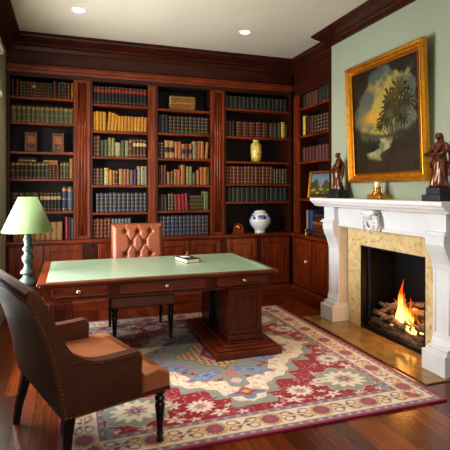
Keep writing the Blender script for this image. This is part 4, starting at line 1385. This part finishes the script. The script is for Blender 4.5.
gl.build('tooled_line', plain('faded_tooling', (176, 196, 146), .5), li)
AY = 3.995
ap = MB()
ap.box(DX0+.045, DX1-.045, AY, DY1-.05, .615, DZ-.034)
ap.box(DX0+.035, DX1-.035, AY-.012, DY1-.04, .607, .623, bev=.006)
ap = ap.build('apron', DESKV, t)
for (a, b, kx) in ((-.135, .31, .075), (.41, 1.18, .82), (1.29, 1.78, 1.55)):
    d = MB()
    z0, z1 = .638, .726
    d.box(a, b, AY-.008, AY+.001, z0, z1, bev=.002)
    fw = .012
    for (x0, x1, q0, q1) in ((a, a+fw, z0, z1), (b-fw, b, z0, z1), (a, b, z0, z0+fw), (a, b, z1-fw, z1)):
        d.box(x0, x1, AY-.016, AY-.007, q0, q1, bev=.003)
    dr = d.build('drawer', DESKW, t)
    kb = MB()
    knob(kb, kx, AY-.008, .684, r=.021)
    kb.build('knob', PEWTER, dr)
for (c0, c1, side) in ((1.385, 1.712, 1), (-.155, .026, -1)):
    p = MB()
    p.box(c0, c1, 3.945, 4.235, RZ+.12, .61)
    fw = .05
    for (x0, x1, q0, q1) in ((c0, c0+fw, .2, .6), (c1-fw, c1, .2, .6), (c0+fw, c1-fw, .55, .6), (c0+fw, c1-fw, .2, .24)):
        p.box(x0, x1, 3.933, 3.947, q0, q1, bev=.004)
    pc = p.build('pedestal', DESKV, t)
    mm = MB().box(c0-.02, c1+.02, 3.915, 4.26, RZ+.1, RZ+.125, bev=.008)
    mm.box(c0-.01, c1+.01, 3.925, 4.25, RZ+.125, RZ+.18, bev=.012)
    mm.build('base_moulding', DESKV, pc)
    MB().box(c0+.04, c1-.03, 4.235, 4.56, RZ+.1, .612).build('recessed_panel', KNOBSHADE, t)  # black colour stands in for the shade in the pedestal recess
    MB().box(c0, c1, 4.56, 4.85, RZ+.1, .612, bev=.004).build('pedestal', KNOBSHADE if side > 0 else DESKV, t)  # right rear column coloured black to paint in the shade under the desk
    e0, e1 = (1.225, 1.87) if side > 0 else (-.235, .1)
    pl = MB()
    pl.box(e0, e1, 3.82, 4.95, RZ, RZ+.065, bev=.008)
    pl.box(e0+.03, e1-.03, 3.85, 4.92, RZ+.065, RZ+.085, bev=.01)
    pl.box(c0-.05, c1+.04, 3.89, 4.88, RZ+.085, RZ+.105, bev=.006)
    pl.build('plinth', DESKW, t)

# notebook and pen on the desk
zb = DZ+.0032
t = empty('desk_book', (1.19, 4.72, zb), R(12), 'small dark book with white page edges and a white cover label on the desk', 'book')
M = Matrix.Translation((1.19, 4.72, zb)) @ Matrix.Rotation(R(12), 4, 'Z')
MB().box(-.075, .075, -.14, .14, .003, .036, 0, .002, M).build('page_block', CANDLE, t)
cv = MB().box(-.08, .08, -.145, .145, .036, .041, 0, .001, M)
cv.box(-.08, .08, -.145, .145, 0, .004, 0, .001, M)
cv.box(.076, .081, -.145, .145, 0, .041, 0, .001, M)
cv = cv.build('cover', plain('dark_aubergine_cloth', (58, 34, 40), .6), t)
MB().box(-.05, .035, -.01, .1, .0405, .0425, 0, 0, M).build('label_plate', WHITEP, cv)
t = empty('brass_pen_stand', (1.285, 5.1, zb), 0, 'tiny brass pen stand behind the dark book on the desk', 'pen stand')
MB().lathe([(0, 0), (.02, 0), (.02, .006), (.008, .012), (.006, .02), (.009, .024), (.005, .03), (0, .03)], (1.285, 5.1, zb), 14).build('foot', BRASS, t)
MB().tube([(1.285, 5.1, zb+.02), (1.29, 5.105, zb+.07)], [.004, .002], 8).build('pen', BRASS, t)

# ------------------------------------------------------------------ tufted desk chair
CX0, CX1 = .38, 1.035
t = empty('desk_chair', ((CX0+CX1)/2, 4.95, RZ), 0, 'tufted cognac leather desk chair standing behind the green topped desk', 'chair')
SZ0, SZ1 = .352, .475
sc_ = MB().box(CX0, CX1, 4.58, 5.22, SZ0, SZ1, bev=.03, seg=4)
sc_.build('seat', DARKL, t)
nr = MB()
for i in range(40):
    x = CX0+.02+(CX1-CX0-.04)*i/39
    nr.ball((x, 4.58, SZ0+.012), .005, 0, 6)
nr.build('nailhead_trim', NAILM, t)
def turned(mb, x, y, z0, z1, r, M=None):
    h = z1-z0
    mb.lathe([(r*.55, 0), (r*.62, .02*h), (r*.6, .05*h), (r*.45, .08*h), (r*.42, .12*h), (r*.62, .14*h), (r*.66, .16*h), (r*.5, .18*h), (r*.6, .3*h), (r*.78, .55*h), (r*.9, .68*h), (r*.86, .72*h), (r*.55, .75*h),
              (r*.95, .79*h), (r*.98, .82*h), (r*.6, .85*h), (r*.58, .87*h), (r*1.0, .9*h), (r*1.02, h)], (x, y, z0), 16, M=M)
for x in (CX0+.045, CX1-.045):
    m = MB()
    turned(m, x, 4.625, RZ, SZ0+.005, .032)
    m.build('leg', BLACKW, t)
    m = MB()
    m.loft([[(x+sx*.013, 5.15+.04+sy*.013, RZ) for sx, sy in ((-1, -1), (1, -1), (1, 1), (-1, 1))], [(x+sx*.019, 5.13+sy*.019, SZ0+.01) for sx, sy in ((-1, -1), (1, -1), (1, 1), (-1, 1))]], 0, False)
    m.build('leg', BLACKW, t)
# tufted back: a grid with dimples at diamond-set buttons
BX0, BX1 = .455, 1.05
bw_, z0b, z1b = BX1-BX0, .49, 1.14
buttons = []
rows = [(1.05, (.155, .3, .445)), (.925, (.225, .375)), (.795, (.155, .3, .445)), (.665, (.225, .375))]
for z, xs in rows:
    for x in xs:
        buttons.append((x, z))
def back_y(z):
    return 5.245+.10*(z-z0b)/(z1b-z0b)*1.0
nx_, nz_ = 96, 100
U, V = np.meshgrid(np.linspace(0, bw_, nx_), np.linspace(z0b, z1b, nz_))
D = np.zeros_like(U)
for (bx_, bz) in buttons:
    D += .03*np.exp(-(((U-bx_)**2+(V-bz)**2)/.028**2))
seen = set()
for i, (ax, az) in enumerate(buttons):
    for j, (cx_, cz) in enumerate(buttons):
        if j > i and .04 < abs(ax-cx_) < .11 and .08 < abs(az-cz) < .17:
            L2 = (cx_-ax)**2+(cz-az)**2
            tt = np.clip(((U-ax)*(cx_-ax)+(V-az)*(cz-az))/L2, 0, 1)
            dd = np.sqrt((U-ax-tt*(cx_-ax))**2+(V-az-tt*(cz-az))**2)
            D += .012*np.exp(-(dd/.012)**2)
for (bx_, bz) in buttons[:3]:
    dd = np.sqrt((U-bx_)**2)+np.where(V < bz, 10, 0)
    D += .007*np.exp(-(dd/.012)**2)
edge = np.minimum(np.minimum(U, bw_-U), z1b-V)
puff = .05*np.clip(edge/.05, 0, 1)**.5
yb = back_y(V)-puff+D+.02
P = np.stack([BX0+U, yb, V], -1)
bk = grid_obj('backrest', P, None, TUFTL, t)
bb = MB()
for (bx_, bz) in buttons:
    i = int(round(bx_/bw_*(nx_-1))); j = int(round((bz-z0b)/(z1b-z0b)*(nz_-1)))
    bb.ball((BX0+bx_, yb[j, i]-.002, bz), .011, 0, 10, None, (1, .6, 1))
bb.build('buttons', TUFTL, bk)
sh = MB()
sh.loft([[(BX0, back_y(z0b)+.02, z0b), (BX1, back_y(z0b)+.02, z0b), (BX1, back_y(z0b)+.07, z0b), (BX0, back_y(z0b)+.07, z0b)],
         [(BX0, back_y(z1b)+.02, z1b), (BX1, back_y(z1b)+.02, z1b), (BX1, back_y(z1b)+.07, z1b), (BX0, back_y(z1b)+.07, z1b)]], 0, False)
sh.box(BX0+.03, BX1-.03, 5.2, 5.27, .4, .52, bev=.01)
sh.build('back_shell', TUFTL, t)

# ------------------------------------------------------------------ foreground armchair
TH = R(19)
AO = (-.03, 2.49, 0)
MA = Matrix.Translation(AO) @ Matrix.Rotation(TH, 4, 'Z')     # local x forward, y towards the far side
AW = .89
t = empty('armchair', AO, TH, 'brown leather armchair with nailhead trim seen from behind, left foreground', 'chair')
rear = [(-.001, .334), (-.014, .40), (-.03, .48), (-.045, .561), (-.07, .694), (-.09, .744), (-.117, .815), (-.153, .901), (-.183, .98)]
prof = rear+[(-.178, 1.012), (-.16, 1.03), (-.135, 1.03), (-.115, 1.012), (-.086, .95), (-.036, .84), (.015, .728), (.062, .655), (.1, .56), (.13, .44), (.13, .334)]
def smooth_curve(pts, n=5):
    out = []
    for i in range(len(pts)-1):
        p0 = pts[max(0, i-1)]; p1 = pts[i]; p2 = pts[i+1]; p3 = pts[min(len(pts)-1, i+2)]
        for k in range(n):
            u = k/n
            out.append(tuple(.5*((2*p1[c])+(-p0[c]+p2[c])*u+(2*p0[c]-5*p1[c]+4*p2[c]-p3[c])*u*u+(-p0[c]+3*p1[c]-3*p2[c]+p3[c])*u**3) for c in (0, 1)))
    return out+[pts[-1]]
rear = smooth_curve([(-.001, .334), (-.02, .45), (-.045, .58), (-.085, .73), (-.138, .87), (-.183, .98)])
prof = rear+[(-.178, 1.012), (-.16, 1.03), (-.135, 1.03), (-.115, 1.012)]+smooth_curve([(-.086, .95), (-.036, .84), (.015, .728), (.062, .655), (.1, .56), (.13, .44)])+[(.13, .334)]
b = MB().prism(prof, 'y', 0, AW+.04, 0, .022, MA, 4, False)
bk = b.build('backrest', ARML, t, auto=32)
AT = .075
armp = [(.02, .334), (.02, .62)]+smooth_curve([(.062, .665), (.1, .638), (.15, .614), (.21, .602), (.3, .6), (.42, .604)])+[(.442, .601), (.454, .59), (.456, .57), (.456, .334)]
for (y0, y1) in ((0.001, AT), (AW-AT, AW-.001)):
    MB().prism(armp, 'y', y0, y1, 0, .02, MA, 4, False).build('arm', ARML, t, auto=32)
s = MB()
s.prism([(.05, .345), (.05, .47), (.3, .475), (.56, .467), (.62, .455), (.645, .43), (.648, .345)], 'y', AT+.003, AW-AT-.003, 0, .015, MA, 3)
s.prism([(.459, .345), (.459, .47), (.56, .467), (.62, .455), (.645, .43), (.648, .345)], 'y', .002, AW-.002, 0, .02, MA, 4)
s.build('seat', ARMSEAT, t, auto=32)
MB().box(.0, .645, .004, AW-.004, .33, .346, 0, .003, MA).build('seat_rail', ARML, t)
nl = MB()
def nails(pts, y, step=.0145, out=-.001, r=.0048):
    acc = 0
    for (a, b_) in zip(pts, pts[1:]):
        a = Vector((a[0], y, a[1])); b_ = Vector((b_[0], y, b_[1]))
        L_ = (b_-a).length
        n_ = max(1, int(L_/step))
        for i in range(n_):
            nl.ball(a.lerp(b_, i/n_), r, 0, 6, MA)
for y in (-.001, AW+.001):
    nails([(x+.018, z) for x, z in rear[1:]], y)
    nails([(.012, .342), (.448, .342)], y)
    nails([(.445, .345), (.445, .585)], y)
    nails([(.445, .588), (.2, .592), (.14, .604), (.09, .628), (.03, .622)], y)
nl.build('nailhead_trim', NAILM, t)
pp = MB()
pp.tube([MA @ Vector((-.187, .02, .985)), MA @ Vector((-.187, AW-.02, .985))], .006, 8)
pp.build('piping', ARML, bk)
for y in (.05, AW-.05):
    m = MB()
    turned(m, .598, y, RZ, .338, .034, MA)
    m.build('leg', BLACKW, t)
    m = MB()
    zb_ = RZ if y < .4 else .002
    rg = []
    for f, xo, w_ in ((0, .03 if y < .4 else -.03, .019), (.35, .03 if y < .4 else -.01, .021), (.7, .035 if y < .4 else .02, .026), (1, .045, .03)):
        rg.append([(xo+sx*w_, y+sy*w_, zb_+(.338-zb_)*f) for sx, sy in ((-1, -1), (1, -1), (1, 1), (-1, 1))])
    m.loft(rg, 0, False, M=MA)
    m.build('leg', BLACKW, t)

# ------------------------------------------------------------------ lamp and its table
LX, LY, LZ = -.365, 4.6, .645
t = empty('table_lamp', (LX, LY, LZ), 0, 'pale green cone shaded lamp with turned verdigris base left of the desk', 'lamp')
px = .0093
pr = [(0, 283), (9.3, 283), (9.4, 281), (9., 279), (7.6, 277.6), (5.2, 275.5), (4.2, 273.5), (4.6, 272.4), (6.9, 271.6), (7.2, 270.3), (6.2, 268.6), (4.2, 266.5), (3.5, 264), (3.5, 262.5), (4.2, 260.5), (5.5, 258), (5.9, 256), (5., 254),
      (3.6, 252.4), (3.4, 251), (3.8, 249.5), (4.9, 248), (5., 246.7), (4., 245.2), (3.2, 244), (3.2, 242.5), (3.8, 240.5), (4.3, 238.4), (3.9, 236.5), (3.2, 235), (3.4, 233.5), (2.2, 231), (1.4, 229), (1.2, 215), (0, 215)]
MB().lathe([(r*px, (283.5-v)*px) for r, v in pr], (LX, LY, LZ), 28).build('base', VERDI, t)
sh = MB().lathe([(.224, 1.14), (.226, 1.146), (.084, 1.466), (.082, 1.462), (.222, 1.144)], (LX, LY, 0), 44, caps=False)
sh.build('lamp_shade', SHADE, t)
fr = MB().lathe([(.0, 1.43), (.01, 1.43), (.01, 1.455), (.005, 1.46), (0, 1.461)], (LX, LY, 0), 12)
for k in range(3):
    a = 2*PI*k/3
    fr.tube([(LX, LY, 1.45), (LX+.083*math.cos(a), LY+.083*math.sin(a), 1.46)], .002, 6)
fr.tube([(LX, LY, 1.28), (LX, LY, 1.44)], .004, 8)
fr.build('shade_fitting', BRASS, t)
t = empty('lamp_table', (LX, LY, 0), 0, 'small dark round pedestal table under the green lamp, behind the armchair', 'table')
MB().lathe([(0, .62), (.11, .62), (.118, .628), (.116, .642), (.11, .645), (0, .645)], (LX, LY, 0), 32).build('tabletop', DARKW, t)
MB().lathe([(.02, .06), (.035, .1), (.02, .16), (.028, .3), (.02, .5), (.034, .58), (.05, .62)], (LX, LY, 0), 16).build('pedestal', DARKW, t)
for k in range(3):
    a = 2*PI*k/3+.5
    MB().tube([(LX, LY, .12), (LX+.06*math.cos(a), LY+.06*math.sin(a), .09), (LX+.115*math.cos(a), LY+.115*math.sin(a), .018)], [.018, .016, .014], 8).build('foot', DARKW, t)

# ------------------------------------------------------------------ lights
def area(name, loc, rot, sx, sy, power, col):
    l = bpy.data.lights.new(name, 'AREA')
    l.shape = 'RECTANGLE'
    l.size, l.size_y = sx, sy
    l.energy = power
    l.color = col
    o = bpy.data.objects.new(name, l)
    COL.objects.link(o)
    o.location = loc
    o.rotation_euler = rot
    return o
area('window_daylight', (XL-.2, (WY0+WY1)/2, (WZ0+WZ1)/2), (0, R(-90), 0), WZ1-WZ0, WY1-WY0, 200, (.95, .98, 1.))
area('added_fill_behind', (.9, YFR+.15, 2.1), (R(82), 0, 0), 3.6, 2.4, 44, (1., .98, .95))  # added soft fill from behind the camera, no windows are built there
def spot(name, loc, power, ang, col, blend=.6, tgt=None):
    l = bpy.data.lights.new(name, 'SPOT')
    l.energy = power
    l.spot_size = R(ang)
    l.spot_blend = blend
    l.color = col
    l.shadow_soft_size = .05
    o = bpy.data.objects.new(name, l)
    COL.objects.link(o)
    o.location = loc
    if tgt:
        o.rotation_euler = (Vector(tgt)-Vector(loc)).to_track_quat('-Z', 'Y').to_euler()
    return o
WARM = (1., .8, .56)
spot('downlight_1', (.097, 5.047, ZC-.03), 46, 130, WARM, .7)
spot('downlight_2', (2.001, 5.103, ZC-.03), 40, 130, WARM, .7)
spot('downlight_3', (.3, 2.2, ZC-.03), 50, 130, (1., .88, .72), .7)
spot('downlight_4', (2.0, 2.2, ZC-.03), 50, 130, (1., .88, .72), .7)
pl = bpy.data.lights.new('firelight', 'POINT')
pl.energy = 12
pl.color = (1, .42, .12)
pl.shadow_soft_size = .12
po = bpy.data.objects.new('firelight', pl)
COL.objects.link(po)
po.location = (3.16, 3.74, .45)
w = bpy.data.worlds.new('World')
sc.world = w
w.use_nodes = True
bg = w.node_tree.nodes['Background']
bg.inputs[0].default_value = (1., .95, .88, 1)
bg.inputs[1].default_value = .16

# ------------------------------------------------------------------ camera
cam = bpy.data.cameras.new('Camera')
co = bpy.data.objects.new('Camera', cam)
COL.objects.link(co)
co.location = (0, 0, 1.53)
co.rotation_euler = (R(90), 0, R(-18.891))
cam.sensor_width = 36
cam.lens = 455.05/450*36
cam.shift_y = (189.97-225)/450
cam.clip_start = .05
sc.camera = co
sc.view_settings.view_transform = 'Standard'
sc.view_settings.look = 'Medium High Contrast'
sc.view_settings.exposure = 0.
print('books', NB[0])
